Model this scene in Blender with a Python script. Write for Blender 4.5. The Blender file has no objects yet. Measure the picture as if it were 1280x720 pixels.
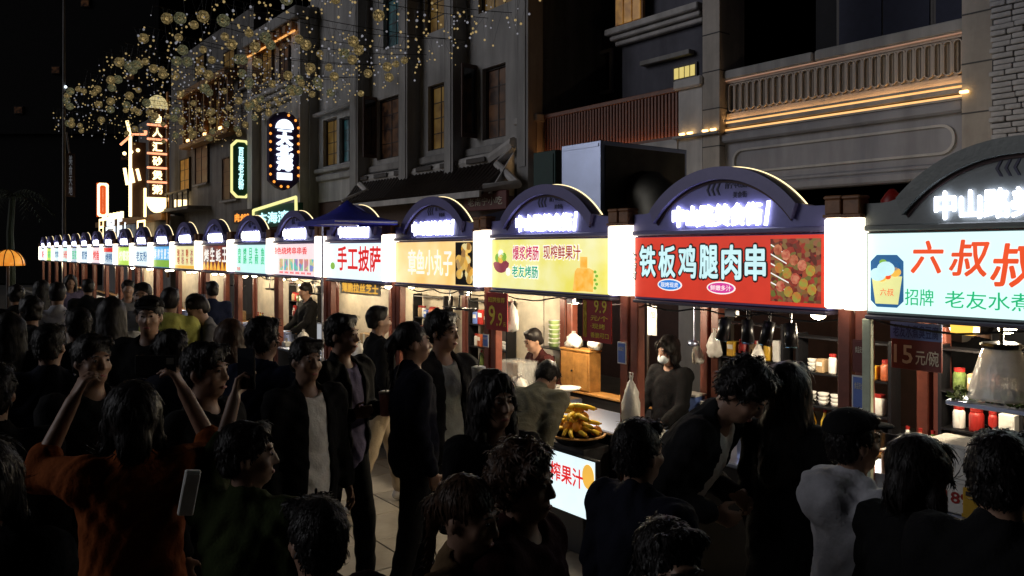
import bpy, math, random
import numpy as np
from mathutils import Vector, Matrix
random.seed(7); RNG = np.random.default_rng(7)
S = bpy.context.scene
COL = S.collection
R = math.radians
# ------------------------------------------------------------------ camera, sky, night light, exposure
H = 2.42                                     # camera height over the arcade floor: held overhead (street is .1 lower)
ZG = -.10                                    # street level
UNIT = .842                                  # metres per plan unit, applied to everything at the end
cam = bpy.data.objects.new('camera', bpy.data.cameras.new('camera'))
COL.objects.link(cam); S.camera = cam
cam.location = (0, 0, H); cam.rotation_euler = (R(90), 0, 0)
cam.data.sensor_width = 36; cam.data.lens = 36*1000/1280; cam.data.shift_y = -46/1280
cam.data.clip_start = 0.05; cam.data.clip_end = 600
W_ = bpy.data.worlds.new('World'); S.world = W_; W_.use_nodes = True
nt = W_.node_tree; bg = nt.nodes['Background']; sky = nt.nodes.new('ShaderNodeTexSky')
sky.sky_type = 'NISHITA'; sky.sun_disc = False
sky.sun_elevation = R(-9); sky.sun_rotation = R(264)
nt.links.new(sky.outputs[0], bg.inputs[0]); bg.inputs[1].default_value = 0.05
sun = bpy.data.objects.new('night_glow', bpy.data.lights.new('night_glow', 'SUN'))   # town glow from across the street
COL.objects.link(sun); sun.data.energy = 0.50; sun.data.angle = R(30); sun.data.color = (0.97, 0.96, 1.0)
sun.rotation_euler = Vector((0.94, 0.10, -0.32)).to_track_quat('-Z', 'Y').to_euler()
S.view_settings.view_transform = 'Standard'; S.view_settings.look = 'None'
S.view_settings.exposure = 0; S.view_settings.gamma = 1
S.render.engine = 'CYCLES'; S.cycles.use_denoising = True
S.cycles.max_bounces = 6; S.cycles.diffuse_bounces = 3; S.cycles.glossy_bounces = 3
S.cycles.transmission_bounces = 6; S.cycles.transparent_max_bounces = 8
S.cycles.sample_clamp_indirect = 3.0; S.cycles.caustics_reflective = False; S.cycles.caustics_refractive = False

# ------------------------------------------------------------------ the stall row as a frame of reference
C0 = 5.993; GW = 1.9945                      # front plane X + .76 Y = C0 ; stall pitch
UX, UY = -0.6051, 0.7962                     # along the row, going away
NX, NY = 0.7962, 0.6051                      # back from the front plane
P0 = (C0 - .76*5.09, 5.09)
ROT = math.atan2(-UY, -UX)                   # local +x = toward image right, local +y = back
def Wd(a, d, z=0.0): return (P0[0] - UX*a + NX*d, P0[1] - UY*a + NY*d, z)
def PY(px, D): return 1000*(C0 + 1.256*D)/(px + 120)
def A(px, D):
    y = PY(px, D); x = (px - 640)*y/1000
    return -((x - P0[0])*UX + (y - P0[1])*UY)
def Z(px, py, D): return H + (314 - py)*PY(px, D)/1000

# ------------------------------------------------------------------ materials
M = {}
def mat(name, col, rough=.6, metal=0, emit=None, es=1.0, var=.18, scale=6, bump=.15, bscale=None, spec=.5, sample=True, alpha=1, trans=0, streak=0):
    m = bpy.data.materials.new(name); m.use_nodes = True; t = m.node_tree; n = t.nodes; l = t.links
    p = n['Principled BSDF']; p.inputs['Roughness'].default_value = rough; p.inputs['Metallic'].default_value = metal
    p.inputs['Specular IOR Level'].default_value = spec
    tc = n.new('ShaderNodeTexCoord'); nz = n.new('ShaderNodeTexNoise'); nz.inputs['Scale'].default_value = scale
    nz.inputs['Detail'].default_value = 6; nz.inputs['Roughness'].default_value = .65
    l.new(tc.outputs['Object'], nz.inputs['Vector'])
    rp = n.new('ShaderNodeValToRGB'); rp.color_ramp.elements[0].position = .3; rp.color_ramp.elements[1].position = .72
    rp.color_ramp.elements[0].color = (*[x*(1-var) for x in col], 1); rp.color_ramp.elements[1].color = (*[min(1, x*(1+var)) for x in col], 1)
    l.new(nz.outputs['Fac'], rp.inputs['Fac']); col_out = rp.outputs['Color']
    if streak:                               # rain streaks and grime running down the wall
        mp = n.new('ShaderNodeMapping'); mp.inputs['Scale'].default_value = (2.6, 2.6, .28); sn = n.new('ShaderNodeTexNoise'); sn.inputs['Scale'].default_value = 1; sn.inputs['Detail'].default_value = 7; sn.inputs['Roughness'].default_value = .6
        l.new(tc.outputs['Object'], mp.inputs[0]); l.new(mp.outputs[0], sn.inputs['Vector']); sr = n.new('ShaderNodeMapRange'); sr.inputs[1].default_value = .38; sr.inputs[2].default_value = .62; sr.inputs[3].default_value = 1-streak; sr.inputs[4].default_value = 1
        l.new(sn.outputs['Fac'], sr.inputs[0]); mx = n.new('ShaderNodeMix'); mx.data_type = 'RGBA'; mx.blend_type = 'MULTIPLY'; mx.inputs['Factor'].default_value = 1
        l.new(col_out, mx.inputs['A']); l.new(sr.outputs[0], mx.inputs['B']); col_out = mx.outputs['Result']
    l.new(col_out, p.inputs['Base Color'])
    if emit is not None:
        p.inputs['Emission Color'].default_value = (*emit, 1); p.inputs['Emission Strength'].default_value = es
    if bump and emit is None:
        b = n.new('ShaderNodeBump'); b.inputs['Strength'].default_value = bump; b.inputs['Distance'].default_value = .01
        nb = n.new('ShaderNodeTexNoise'); nb.inputs['Scale'].default_value = bscale or scale*6; nb.inputs['Detail'].default_value = 5
        l.new(tc.outputs['Object'], nb.inputs['Vector']); l.new(nb.outputs['Fac'], b.inputs['Height']); l.new(b.outputs[0], p.inputs['Normal'])
    p.inputs['Alpha'].default_value = alpha; p.inputs['Transmission Weight'].default_value = trans
    if not sample: m.cycles.emission_sampling = 'NONE'
    M[name] = m; return m
def glow(name, col, es=1.0, var=.1, scale=5, col2=None, sample=False, lo=.35, hi=.65, base=(.6,.6,.6), tex='noise', rough=.35):
    """back-lit print or lamp face: emission from one or two printed colours"""
    m = bpy.data.materials.new(name); m.use_nodes = True; t = m.node_tree; n = t.nodes; l = t.links
    p = n['Principled BSDF']; p.inputs['Roughness'].default_value = rough; p.inputs['Base Color'].default_value = (*[.5*c for c in col], 1)
    tc = n.new('ShaderNodeTexCoord')
    if tex == 'noise':
        z = n.new('ShaderNodeTexNoise'); z.inputs['Scale'].default_value = scale; z.inputs['Detail'].default_value = 4; o = z.outputs['Fac']
    else:
        z = n.new('ShaderNodeTexVoronoi'); z.inputs['Scale'].default_value = scale; o = z.outputs['Color']
    l.new(tc.outputs['Object'], z.inputs['Vector'])
    rp = n.new('ShaderNodeValToRGB'); e = rp.color_ramp.elements
    e[0].position = lo; e[1].position = hi
    if isinstance(col2, list):
        cols = [col] + col2; e[0].color = (*cols[0], 1); e[1].color = (*cols[-1], 1)
        for i, c in enumerate(cols[1:-1]):
            x = e.new(lo + (hi-lo)*(i+1)/(len(cols)-1)); x.color = (*c, 1)
    else:
        c2 = col2 or tuple(c*(1-var) for c in col); e[0].color = (*col, 1); e[1].color = (*c2, 1)
    l.new(o, rp.inputs['Fac']); l.new(rp.outputs['Color'], p.inputs['Emission Color']); p.inputs['Emission Strength'].default_value = es
    if not sample: m.cycles.emission_sampling = 'NONE'
    M[name] = m; return m

mat('lacquer', (.20, .06, .04), .38, bump=.1, var=.25, scale=9)
mat('cap_wood', (.28, .13, .06), .5, var=.3, scale=14)
mat('header', (.17, .165, .44), .42, var=.12, scale=4, bump=.08)
mat('header_edge', (.17, .155, .36), .4, var=.1, bump=.08)
mat('groove', (.05, .02, .02), .6)
mat('beam_dark', (.07, .06, .10), .5)
mat('print_dark', (.02, .02, .06), .5, bump=0)
mat('counter_black', (.025, .024, .026), .4)
mat('steel', (.58, .66, .90), .36, metal=1, var=.08, scale=3, bump=.05, bscale=90)  # bluish tint is reflected blue light put into the base colour
mat('steel_dull', (.20, .19, .16), .6, metal=1, var=.2, scale=3, bump=.05)
mat('cream_panel', (.62, .55, .42), .7)
mat('black_metal', (.015, .015, .018), .35, metal=.5)
mat('white_plastic', (.75, .74, .70), .4)
mat('foam', (.72, .71, .68), .8)
mat('cardboard', (.38, .26, .14), .85)
mat('bag_film', (.78, .76, .72), .25, bump=.8, bscale=22, alpha=.82)
mat('wood_box', (.42, .20, .05), .55, var=.35, scale=10)
mat('red_board', (.30, .015, .012), .45, bump=.03)
mat('maroon_board', (.12, .018, .015), .5, bump=.03)
mat('yellow_ink', (.75, .55, .05), .5, bump=0)
mat('blue_board', (.12, .20, .55), .5, bump=.03)
mat('pale_ink', (.65, .62, .5), .5, bump=0)
mat('navy_ink', (.02, .04, .2), .5, bump=0)
mat('dark_ink', (.03, .02, .02), .5, bump=0)
mat('yellow_crate', (.60, .36, .03), .45)
mat('banana', (.90, .58, .04), .5, var=.15, scale=12)
mat('orange', (.78, .30, .02), .45, var=.12, bump=.3, bscale=160)
mat('sausage', (.40, .10, .04), .35, var=.35, scale=18)
mat('greens', (.09, .14, .03), .7, var=.5, scale=30, bump=.6)
mat('acrylic', (.8, .8, .78), .12, alpha=.25, bump=0)
mat('cup_green', (.45, .62, .25), .5)
mat('tent_blue', (.025, .03, .42), .6, var=.2, bump=.3)
mat('tent_pole', (.6, .6, .66), .35, metal=.3)
# buildings
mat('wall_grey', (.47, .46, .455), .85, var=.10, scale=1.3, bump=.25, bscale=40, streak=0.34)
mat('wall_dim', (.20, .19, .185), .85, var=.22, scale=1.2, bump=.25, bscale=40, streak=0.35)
mat('pilaster', (.36, .35, .345), .8, var=.15, scale=1.6, bump=.2, bscale=45, streak=0.3)
mat('stone_balcony', (.62, .54, .47), .75, var=.1, scale=2, bump=.2, bscale=50, streak=.25)
mat('stone_pale', (.62, .60, .59), .75, var=.12, scale=2, bump=.2, bscale=50, streak=0.28)
mat('stone_warm', (.54, .49, .44), .75, var=.16, scale=2.5, bump=.2, bscale=50, streak=0.3)
mat('fascia', (.37, .37, .41), .7, var=.1, scale=1.5, bump=.12, streak=0.26)
mat('wall_navy', (.12, .12, .155), .8, var=.2, scale=1.5, streak=0.3)
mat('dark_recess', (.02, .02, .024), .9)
mat('frame_dark', (.035, .024, .02), .5)
mat('glass_dark', (.012, .014, .02), .08, bump=.04, spec=.8)
mat('slat_wood', (.22, .085, .05), .5, var=.25, scale=10)
mat('roof_tile', (.05, .035, .03), .6, var=.35, scale=9)
mat('brick', (.42, .42, .44), .85, var=.45, scale=3.5, bump=.6, bscale=30)
mat('mortar', (.10, .10, .105), .9)
mat('shop_wood', (.07, .03, .02), .6)
mat('sign_green', (.02, .11, .07), .4, bump=0)
mat('sign_purple', (.03, .015, .07), .4, bump=0)
mat('gold_paint', (.35, .17, .05), .5)
mat('wire', (.02, .02, .02), .6)
mat('dark_green_box', (.012, .05, .042), .6)
mat('tree_dark', (.03, .04, .02), .8)
# lit things
glow('lamp_white', (1, .89, .68), 3.6, var=.04, sample=True)
glow('arch_text', (.84, .87, 1), 6.0, var=.02, sample=True)
glow('led_warm', (1, .80, .42), 2.0, var=.05, sample=False)
glow('led_up', (1, .6, .22), 5, var=.1, sample=True)
glow('led_gold', (1, .52, .17), 1.25, var=.1, sample=True)
glow('bulb', (1, .86, .6), 14, var=0, sample=False)
glow('win_gold', (.45, .27, .06), .15, scale=3, col2=(.12, .05, .012))
glow('win_teal', (.02, .08, .09), .35, scale=4, col2=(.004, .006, .01))
glow('win_dim', (.10, .045, .02), .25, scale=4, col2=(.005, .004, .006))
glow('curtain_gold', (.9, .45, .08), .22, scale=5, col2=(.25, .09, .01))
glow('ball_gold', (.60, .46, .20), .22, scale=26, col2=(.03, .02, .005), lo=.42, hi=.6)
glow('ball_olive', (.42, .42, .24), .20, scale=24, col2=(.03, .03, .015), lo=.42, hi=.6)
glow('bulb_gold', (1, .72, .30), .4, var=.3)
glow('bulb_white', (.8, .8, .9), .28, var=.3)
glow('neon_cream', (1, .74, .36), 3.2, var=.05, sample=True)
glow('neon_white', (.78, .90, 1), 2.2, var=.04, sample=True)
glow('neon_cyan', (.55, .95, 1), 1.5, var=.04)
glow('neon_amber', (.95, .75, .2), .7)
glow('neon_yellow', (.95, .90, .35), 1.1, var=.05)
glow('neon_orange', (1, .34, .05), 1.5, var=.1)
glow('neon_red', (1, .12, .03), 1.2, var=.1)
glow('neon_pink', (1, .36, .18), 1.8, var=.1)
glow('letter_dim', (.25, .27, .3), .35)  # unlit banner letters: reflected light put in as weak emission

# ------------------------------------------------------------------ mesh helpers
class MB:
    def __init__(s): s.v = []; s.f = []
    def add(s, vs, fs):
        b = len(s.v); s.v += [tuple(v) for v in vs]; s.f += [tuple(i+b for i in f) for f in fs]; return s
    def box(s, x0, x1, y0, y1, z0, z1, c=0):
        if c <= 0:
            v = [(x, y, z) for z in (z0, z1) for y in (y0, y1) for x in (x0, x1)]
            return s.add(v, [(0,2,3,1),(4,5,7,6),(0,1,5,4),(2,6,7,3),(0,4,6,2),(1,3,7,5)])
        # chamfered vertical and horizontal edges through a rounded profile stack
        vs = []
        for z, k in ((z0, c), (z0+c, 0), (z1-c, 0), (z1, c)):
            X0, X1, Y0, Y1 = x0+k, x1-k, y0+k, y1-k; q = c if k == 0 else c*.6
            vs += [(X0+q,Y0,z),(X1-q,Y0,z),(X1,Y0+q,z),(X1,Y1-q,z),(X1-q,Y1,z),(X0+q,Y1,z),(X0,Y1-q,z),(X0,Y0+q,z)]
        fs = [tuple(range(7,-1,-1)), tuple(range(24,32))]
        for r in range(3):
            for i in range(8):
                j = (i+1) % 8; fs.append((r*8+i, r*8+j, r*8+8+j, r*8+8+i))
        return s.add(vs, fs)
    def prism(s, poly, y0, y1):            # polygon in x,z (counter-clockwise seen from -y), extruded along y
        n = len(poly); v = [(x, y0, z) for x, z in poly] + [(x, y1, z) for x, z in poly]
        return s.add(v, [tuple(range(n)), tuple(range(2*n-1, n-1, -1))] + [(i+n, (i+1) % n + n, (i+1) % n, i) for i in range(n)])
    def band(s, outer, inner, y0, y1):     # strip between two polylines in x,z
        n = len(outer); v = [(x, y, z) for y in (y0, y1) for ln in (outer, inner) for x, z in ln]
        f = []
        for i in range(n-1):
            o0, o1, i0, i1 = i, i+1, n+i, n+i+1
            f += [(o0, i0, i1, o1), (2*n+o0, 2*n+o1, 2*n+i1, 2*n+i0), (o0, o1, 2*n+o1, 2*n+o0), (i0, 2*n+i0, 2*n+i1, i1)]
        f += [(0, 2*n, 3*n, n), (n-1, 2*n-1, 4*n-1, 3*n-1)]
        return s.add(v, f)
    def tube(s, pts, r, n=8, r1=None):
        pts = [Vector(p) for p in pts]; m = len(pts); vs = []
        for i, p in enumerate(pts):
            d = (pts[min(i+1, m-1)] - pts[max(i-1, 0)]).normalized()
            a = d.orthogonal().normalized() if i == 0 else (a - d*a.dot(d)).normalized()
            b = d.cross(a); rr = r if r1 is None else r + (r1-r)*i/max(1, m-1)
            vs += [p + (a*math.cos(2*math.pi*k/n) + b*math.sin(2*math.pi*k/n))*rr for k in range(n)]
        fs = [tuple(range(n-1, -1, -1)), tuple(range((m-1)*n, m*n))]
        for i in range(m-1):
            for k in range(n): fs.append((i*n+k, i*n+(k+1) % n, (i+1)*n+(k+1) % n, (i+1)*n+k))
        return s.add(vs, fs)
    def lathe(s, prof, c=(0,0,0), n=16):   # (r,z) bottom to top
        vs = []; m = len(prof)
        for r, z in prof: vs += [(c[0]+r*math.cos(2*math.pi*k/n), c[1]+r*math.sin(2*math.pi*k/n), c[2]+z) for k in range(n)]
        fs = [tuple(range(n-1, -1, -1)), tuple(range((m-1)*n, m*n))]
        for i in range(m-1):
            for k in range(n): fs.append((i*n+k, i*n+(k+1) % n, (i+1)*n+(k+1) % n, (i+1)*n+k))
        return s.add(vs, fs)
    def ball(s, c, r, n=12, m=8, jit=0):
        if not hasattr(r, '__len__'): r = (r, r, r)
        return s.lathe_e(c, r, n, m, jit)
    def lathe_e(s, c, r, n, m, jit):
        vs = []
        for i in range(m+1):
            th = math.pi*(.04 + .92*i/m)
            for k in range(n):
                q = 1 + random.uniform(-jit, jit); ph = 2*math.pi*k/n
                vs.append((c[0]+r[0]*math.sin(th)*math.cos(ph)*q, c[1]+r[1]*math.sin(th)*math.sin(ph)*q, c[2]-r[2]*math.cos(th)*q))
        fs = [tuple(range(n-1, -1, -1)), tuple(range(m*n, m*n+n))]
        for i in range(m):
            for k in range(n): fs.append((i*n+k, i*n+(k+1) % n, (i+1)*n+(k+1) % n, (i+1)*n+k))
        return s.add(vs, fs)
    def build(s, name, m, parent=None, loc=(0,0,0), smooth=False, rot=None):
        me = bpy.data.meshes.new(name); me.from_pydata(s.v, [], s.f); me.update()
        if smooth: me.shade_smooth()
        return link(name, me, m, parent, loc, rot)
def link(name, me, m, parent=None, loc=(0,0,0), rot=None):
    if m is not None and not me.materials: me.materials.append(M[m] if isinstance(m, str) else m)
    o = bpy.data.objects.new(name, me); COL.objects.link(o); o.location = loc
    if rot: o.rotation_euler = rot
    if parent: o.parent = parent
    return o
def tag(o, label=None, cat=None, group=None, kind=None):
    if label: o['label'] = label
    if cat: o['category'] = cat
    if group: o['group'] = group
    if kind: o['kind'] = kind
    return o
def thing(name, label, cat, a=0, d=0, z=0, group=None, rz=0, world=None):
    o = bpy.data.objects.new(name, None); COL.objects.link(o); o.empty_display_size = .1
    o.location = world if world else Wd(a, d, z); o.rotation_euler = (0, 0, ROT + rz) if world is None else (0, 0, rz)
    return tag(o, label, cat, group)
def dup(root, loc=None, rz=None, label=None, group=None, mats=None):
    def cp(o, par):
        c = o.copy(); COL.objects.link(c)
        if par: c.parent = par
        for ch in KIDS(o): cp(ch, c)
        return c
    r = cp(root, None)
    if loc: r.location = loc
    if rz is not None: r.rotation_euler = (0, 0, rz)
    if label: r['label'] = label
    if group: r['group'] = group
    return r
def KIDS(o): return list(o.children)
_tc = {}
def text_mesh(s, bold=.0, res=2, depth=.004):
    key = (s, bold, depth)
    if key in _tc: return _tc[key]
    cu = bpy.data.curves.new('lettering', 'FONT'); cu.body = s; cu.size = 1; cu.resolution_u = res
    cu.offset = bold; cu.extrude = 0; cu.align_x = 'LEFT'
    cu.space_line = .95
    o = bpy.data.objects.new('lettering', cu); COL.objects.link(o)
    dg = bpy.context.evaluated_depsgraph_get(); me = bpy.data.meshes.new_from_object(o.evaluated_get(dg))
    n = len(me.vertices); co = np.empty(n*3, np.float32); me.vertices.foreach_get('co', co); co = co.reshape(-1, 3)
    tris = [tuple(p.vertices) for p in me.polygons]
    bpy.data.objects.remove(o); bpy.data.curves.remove(cu); bpy.data.meshes.remove(me)
    _tc[key] = (co, tris); return _tc[key]
def text(s, m, x0, x1, z0, z1, y, parent, bold=.0, vertical=False, name='lettering', slant=0, depth=.003):
    """flat lettering filling the rectangle x0..x1, z0..z1 at depth y, facing -y"""
    if vertical: s = '\n'.join(s)
    co, tris = text_mesh(s)
    if len(co) == 0: return None
    lo = co.min(0); hi = co.max(0); sp = np.maximum(hi-lo, 1e-5)
    b = abs(bold); bx = b*(x1-x0)/sp[0]*.8; bz = b*(z1-z0)/sp[1]*.8
    x0 += bx; x1 -= bx; z0 += bz; z1 -= bz
    u = (co[:, 0]-lo[0])/sp[0]; w = (co[:, 1]-lo[1])/sp[1]
    base = np.stack([x0 + (x1-x0)*u + slant*(w-.5)*(z1-z0), np.full(len(co), y), z0 + (z1-z0)*w], 1)
    n = len(base)
    from collections import Counter
    ec = Counter(); dirs = {}
    for t in tris:
        for i in range(len(t)):
            a, q = t[i], t[(i+1) % len(t)]; k = (min(a, q), max(a, q)); ec[k] += 1; dirs[k] = (a, q)
    mb = MB()
    shifts = [(0, 0)] if b < 1e-4 else [(0, 0)] + [(math.cos(t), math.sin(t)) for t in (np.arange(6 if b < .05 else 8)*2*math.pi/(6 if b < .05 else 8))]
    for i, (sx, sz) in enumerate(shifts):      # heavier strokes: the outline repeated around itself
        v = base + np.array([sx*bx, i*.00012, sz*bz])
        if i == 0:
            back = v.copy(); back[:, 1] += depth
            mb.add(np.vstack([v, back]).tolist(), list(tris) + [(dirs[k][0], dirs[k][0]+n, dirs[k][1]+n, dirs[k][1]) for k, c in ec.items() if c == 1])
        else: mb.add(v.tolist(), tris)
    return mb.build(name, m, parent)
def arc(cx, cz, r, a0, a1, n): return [(cx + r*math.cos(R(a0 + (a1-a0)*i/n)), cz + r*math.sin(R(a0 + (a1-a0)*i/n))) for i in range(n+1)]
def plight(name, a, d, z, power, col, size=.08):
    l = bpy.data.objects.new(name, bpy.data.lights.new(name, 'POINT')); COL.objects.link(l)
    l.location = Wd(a, d, z); l.data.energy = power; l.data.color = col; l.data.shadow_soft_size = size
    return l
mat('header_sign_lit', (.15, .17, .17), .42, var=.12, scale=4); mat('edge_sign_lit', (.13, .15, .145), .4)
# ------------------------------------------------------------------ smooth bodies: signed distance fields meshed with surface nets
def V3(*a): return np.array(a, float)
def cone(a, b, r1, r2): return ('c', np.array(a, float), np.array(b, float), r1, r2)
def elli(c, r, rot=None): return ('e', np.array(c, float), np.array(r, float), np.eye(3) if rot is None else np.array(rot))
def sd(pr, p):
    if pr[0] == 'c':
        _, a, b, r1, r2 = pr; ab = b-a; t = np.clip(((p-a) @ ab)/max(ab @ ab, 1e-9), 0, 1)
        return np.linalg.norm(p-a-t[..., None]*ab, axis=-1) - (r1+(r2-r1)*t)
    _, c, r, rot = pr; q = (p-c) @ rot
    k0 = np.linalg.norm(q/r, axis=-1); k1 = np.linalg.norm(q/(r*r), axis=-1)
    return k0*(k0-1)/np.maximum(k1, 1e-6)
def bbox(pr):
    if pr[0] == 'c':
        _, a, b, r1, r2 = pr; return np.minimum(a-r1, b-r2), np.maximum(a+r1, b+r2)
    _, c, r, rot = pr; e = np.sqrt(((rot*r)**2).sum(1)); return c-e, c+e
def sdf_mesh(prims, res, cuts=None, warp=None):
    """prims: list of (primitive, k, sign); sign +1 adds, -1 carves"""
    bb = [bbox(p[0]) for p in prims if p[2] > 0]
    lo = np.min([b[0] for b in bb], 0) - 3*res; hi = np.max([b[1] for b in bb], 0) + 3*res
    n = np.ceil((hi-lo)/res).astype(int) + 1
    F = np.full(n, .3, np.float64)
    ax = [lo[i] + np.arange(n[i])*res for i in range(3)]
    for pr, k, sg in prims:
        b0, b1 = bbox(pr); mg = k + 3*res
        i0 = np.maximum(0, np.floor((b0-mg-lo)/res).astype(int)); i1 = np.minimum(n, np.ceil((b1+mg-lo)/res).astype(int)+1)
        if (i1 <= i0).any(): continue
        sl = tuple(slice(i0[i], i1[i]) for i in range(3))
        P = np.stack(np.meshgrid(*[ax[i][sl[i]] for i in range(3)], indexing='ij'), -1)
        d = sd(pr, P); f = F[sl]
        if sg > 0:
            h = np.maximum(k-np.abs(f-d), 0)/max(k, 1e-6); F[sl] = np.minimum(f, d) - h*h*k*.25
        else:
            d = -d; h = np.maximum(k-np.abs(f-d), 0)/max(k, 1e-6); F[sl] = np.maximum(f, d) + h*h*k*.25
    if cuts is not None or warp is not None:
        P = np.stack(np.meshgrid(*ax, indexing='ij'), -1)
        if warp is not None: F = F + warp(P)
        if cuts is not None: F = cuts(P, F)
    return nets(F, lo, res)
def nets(F, lo, res):
    I = F < 0; n = np.array(F.shape)
    c = np.zeros(n-1, np.int8)
    for dx in (0, 1):
        for dy in (0, 1):
            for dz in (0, 1): c += I[dx:n[0]-1+dx, dy:n[1]-1+dy, dz:n[2]-1+dz]
    act = (c > 0) & (c < 8); idx = np.full(act.shape, -1, np.int64); cells = np.argwhere(act); idx[act] = np.arange(len(cells))
    pos = np.zeros((len(cells), 3)); cnt = np.zeros(len(cells))
    cor = [np.array(x) for x in ((0,0,0),(1,0,0),(0,1,0),(1,1,0),(0,0,1),(1,0,1),(0,1,1),(1,1,1))]
    g = lambda k: F[cells[:,0]+k[0], cells[:,1]+k[1], cells[:,2]+k[2]]
    val = [g(k) for k in cor]
    for a in range(8):
        for b in range(a+1, 8):
            if np.abs(cor[a]-cor[b]).sum() != 1: continue
            m = (val[a] < 0) != (val[b] < 0); t = val[a][m]/(val[a][m]-val[b][m])
            pos[m] += cor[a] + t[:, None]*(cor[b]-cor[a]); cnt[m] += 1
    v = lo + (cells + pos/cnt[:, None])*res
    fs = []
    for axis in range(3):
        s0 = [slice(None)]*3; s1 = [slice(None)]*3; s0[axis] = slice(0, -1); s1[axis] = slice(1, None)
        A0 = I[tuple(s0)]; A1 = I[tuple(s1)]; e = np.argwhere(A0 != A1)
        b, c2 = [(1,2),(2,0),(0,1)][axis]
        ok = (e[:, b] > 0) & (e[:, c2] > 0) & (e[:, b] < n[b]-1) & (e[:, c2] < n[c2]-1); e = e[ok]
        q = []
        for db, dc in ((0,0),(-1,0),(-1,-1),(0,-1)):
            x = e.copy(); x[:, b] += db; x[:, c2] += dc; q.append(idx[x[:,0], x[:,1], x[:,2]])
        q = np.stack(q, 1); fl = ~A0[e[:,0], e[:,1], e[:,2]]
        q[~fl] = q[~fl][:, ::-1]
        fs.append(q)
    return v, np.vstack(fs)[:, ::-1]
def np_obj(name, v, q, m, parent=None, loc=(0,0,0)):
    me = bpy.data.meshes.new(name); me.vertices.add(len(v)); me.vertices.foreach_set('co', v.astype(np.float32).ravel())
    me.loops.add(q.size); me.loops.foreach_set('vertex_index', q.astype(np.int32).ravel())
    me.polygons.add(len(q)); me.polygons.foreach_set('loop_start', np.arange(0, q.size, q.shape[1], dtype=np.int32))
    me.update(calc_edges=True); me.validate(); me.shade_smooth()
    return link(name, me, m, parent, loc)
def strands(v, q, n, L, curl, crown):
    """fine tapered locks lying on the hair surface and breaking its outline"""
    N = np.zeros_like(v); fn = np.cross(v[q[:, 1]]-v[q[:, 0]], v[q[:, 2]]-v[q[:, 0]])
    for i in range(4): np.add.at(N, q[:, i], fn)
    N /= np.maximum(np.linalg.norm(N, axis=1, keepdims=True), 1e-12)
    i = RNG.integers(0, len(v), n); P, N = v[i], N[i]
    T = np.array([0, 0, -1.]) + (P-crown)*np.array([5, 5, 0]) + RNG.normal(0, curl, (n, 3)); T -= (T*N).sum(1, keepdims=True)*N; T /= np.maximum(np.linalg.norm(T, axis=1, keepdims=True), 1e-9)
    B = np.cross(N, T); l = L*RNG.uniform(.5, 1.2, (n, 1)); w = RNG.uniform(.0012, .0034, (n, 1)); c = RNG.normal(0, curl*.25, (n, 1))
    fly = RNG.random((n, 1))**12*.018; bend = N*(l*l/.17)
    p0 = P-N*.003; p1 = P+N*(.0025+fly*.3)-bend*.16+T*l*.4+B*l*c*.5; p2 = P+N*(.0025+fly*.7)-bend*.56+T*l*.75+B*l*c; p3 = P+N*(fly+.0005)-bend+T*l+B*l*c*1.4
    vs = np.stack([p0-B*w, p0+B*w, p1-B*w*1.2, p1+B*w*1.2, p2-B*w, p2+B*w, p3], 1).reshape(-1, 3)
    t = np.array([[0, 1, 3], [0, 3, 2], [2, 3, 5], [2, 5, 4], [4, 5, 6]]); tt = (np.arange(n)[:, None, None]*7+t[None]).reshape(-1, 3)
    return vs, tt
def nrm(v): return np.array(v, float)/max(1e-9, np.linalg.norm(v))
def wob(P, f, ph): return np.sin(P[...,0]*f+ph)*np.sin(P[...,1]*f*1.1+ph*2)*np.sin(P[...,2]*f*.8+ph*3)
def rotx(a): c, s = math.cos(a), math.sin(a); return np.array([[1,0,0],[0,c,-s],[0,s,c]])
def rotz(a): c, s = math.cos(a), math.sin(a); return np.array([[c,-s,0],[s,c,0],[0,0,1]])
def cloth(name, col, **k):
    if name not in M: mat(name, col, .9, var=.2, scale=7, bump=.35, bscale=70, spec=.12)
    return name
SKINS = {'skin': (.32, .185, .125), 'skin_tan': (.25, .145, .095)}
for k, c in SKINS.items(): mat(k, c, .5, var=.08, scale=14, bump=.06, bscale=120)
def hairmat(name, col):
    m = mat(name, col, .45, var=.35, scale=30, bump=0); t = m.node_tree; n = t.nodes; l = t.links; p = n['Principled BSDF']
    tc = n.new('ShaderNodeTexCoord'); mp = n.new('ShaderNodeMapping'); mp.inputs['Scale'].default_value = (170, 170, 14); nz = n.new('ShaderNodeTexNoise'); nz.inputs['Scale'].default_value = 1; nz.inputs['Detail'].default_value = 3; nz.inputs['Distortion'].default_value = .6
    b = n.new('ShaderNodeBump'); b.inputs['Strength'].default_value = .55; b.inputs['Distance'].default_value = .004
    l.new(tc.outputs['Object'], mp.inputs[0]); l.new(mp.outputs[0], nz.inputs[0]); l.new(nz.outputs['Fac'], b.inputs['Height']); l.new(b.outputs[0], p.inputs['Normal']); p.inputs['Specular IOR Level'].default_value = .22
hairmat('hair_black', (.010, .008, .008)); hairmat('hair_brown', (.045, .022, .012))
mat('eye_dark', (.01, .008, .008), .15, bump=0)
mat('lips', (.36, .12, .10), .45, bump=0)
mat('brow', (.02, .014, .012), .7, bump=0)
mat('mask_white', (.62, .70, .74), .8)
mat('shoe_white', (.6, .58, .55), .6); mat('shoe_black', (.02, .02, .02), .5)
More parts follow.
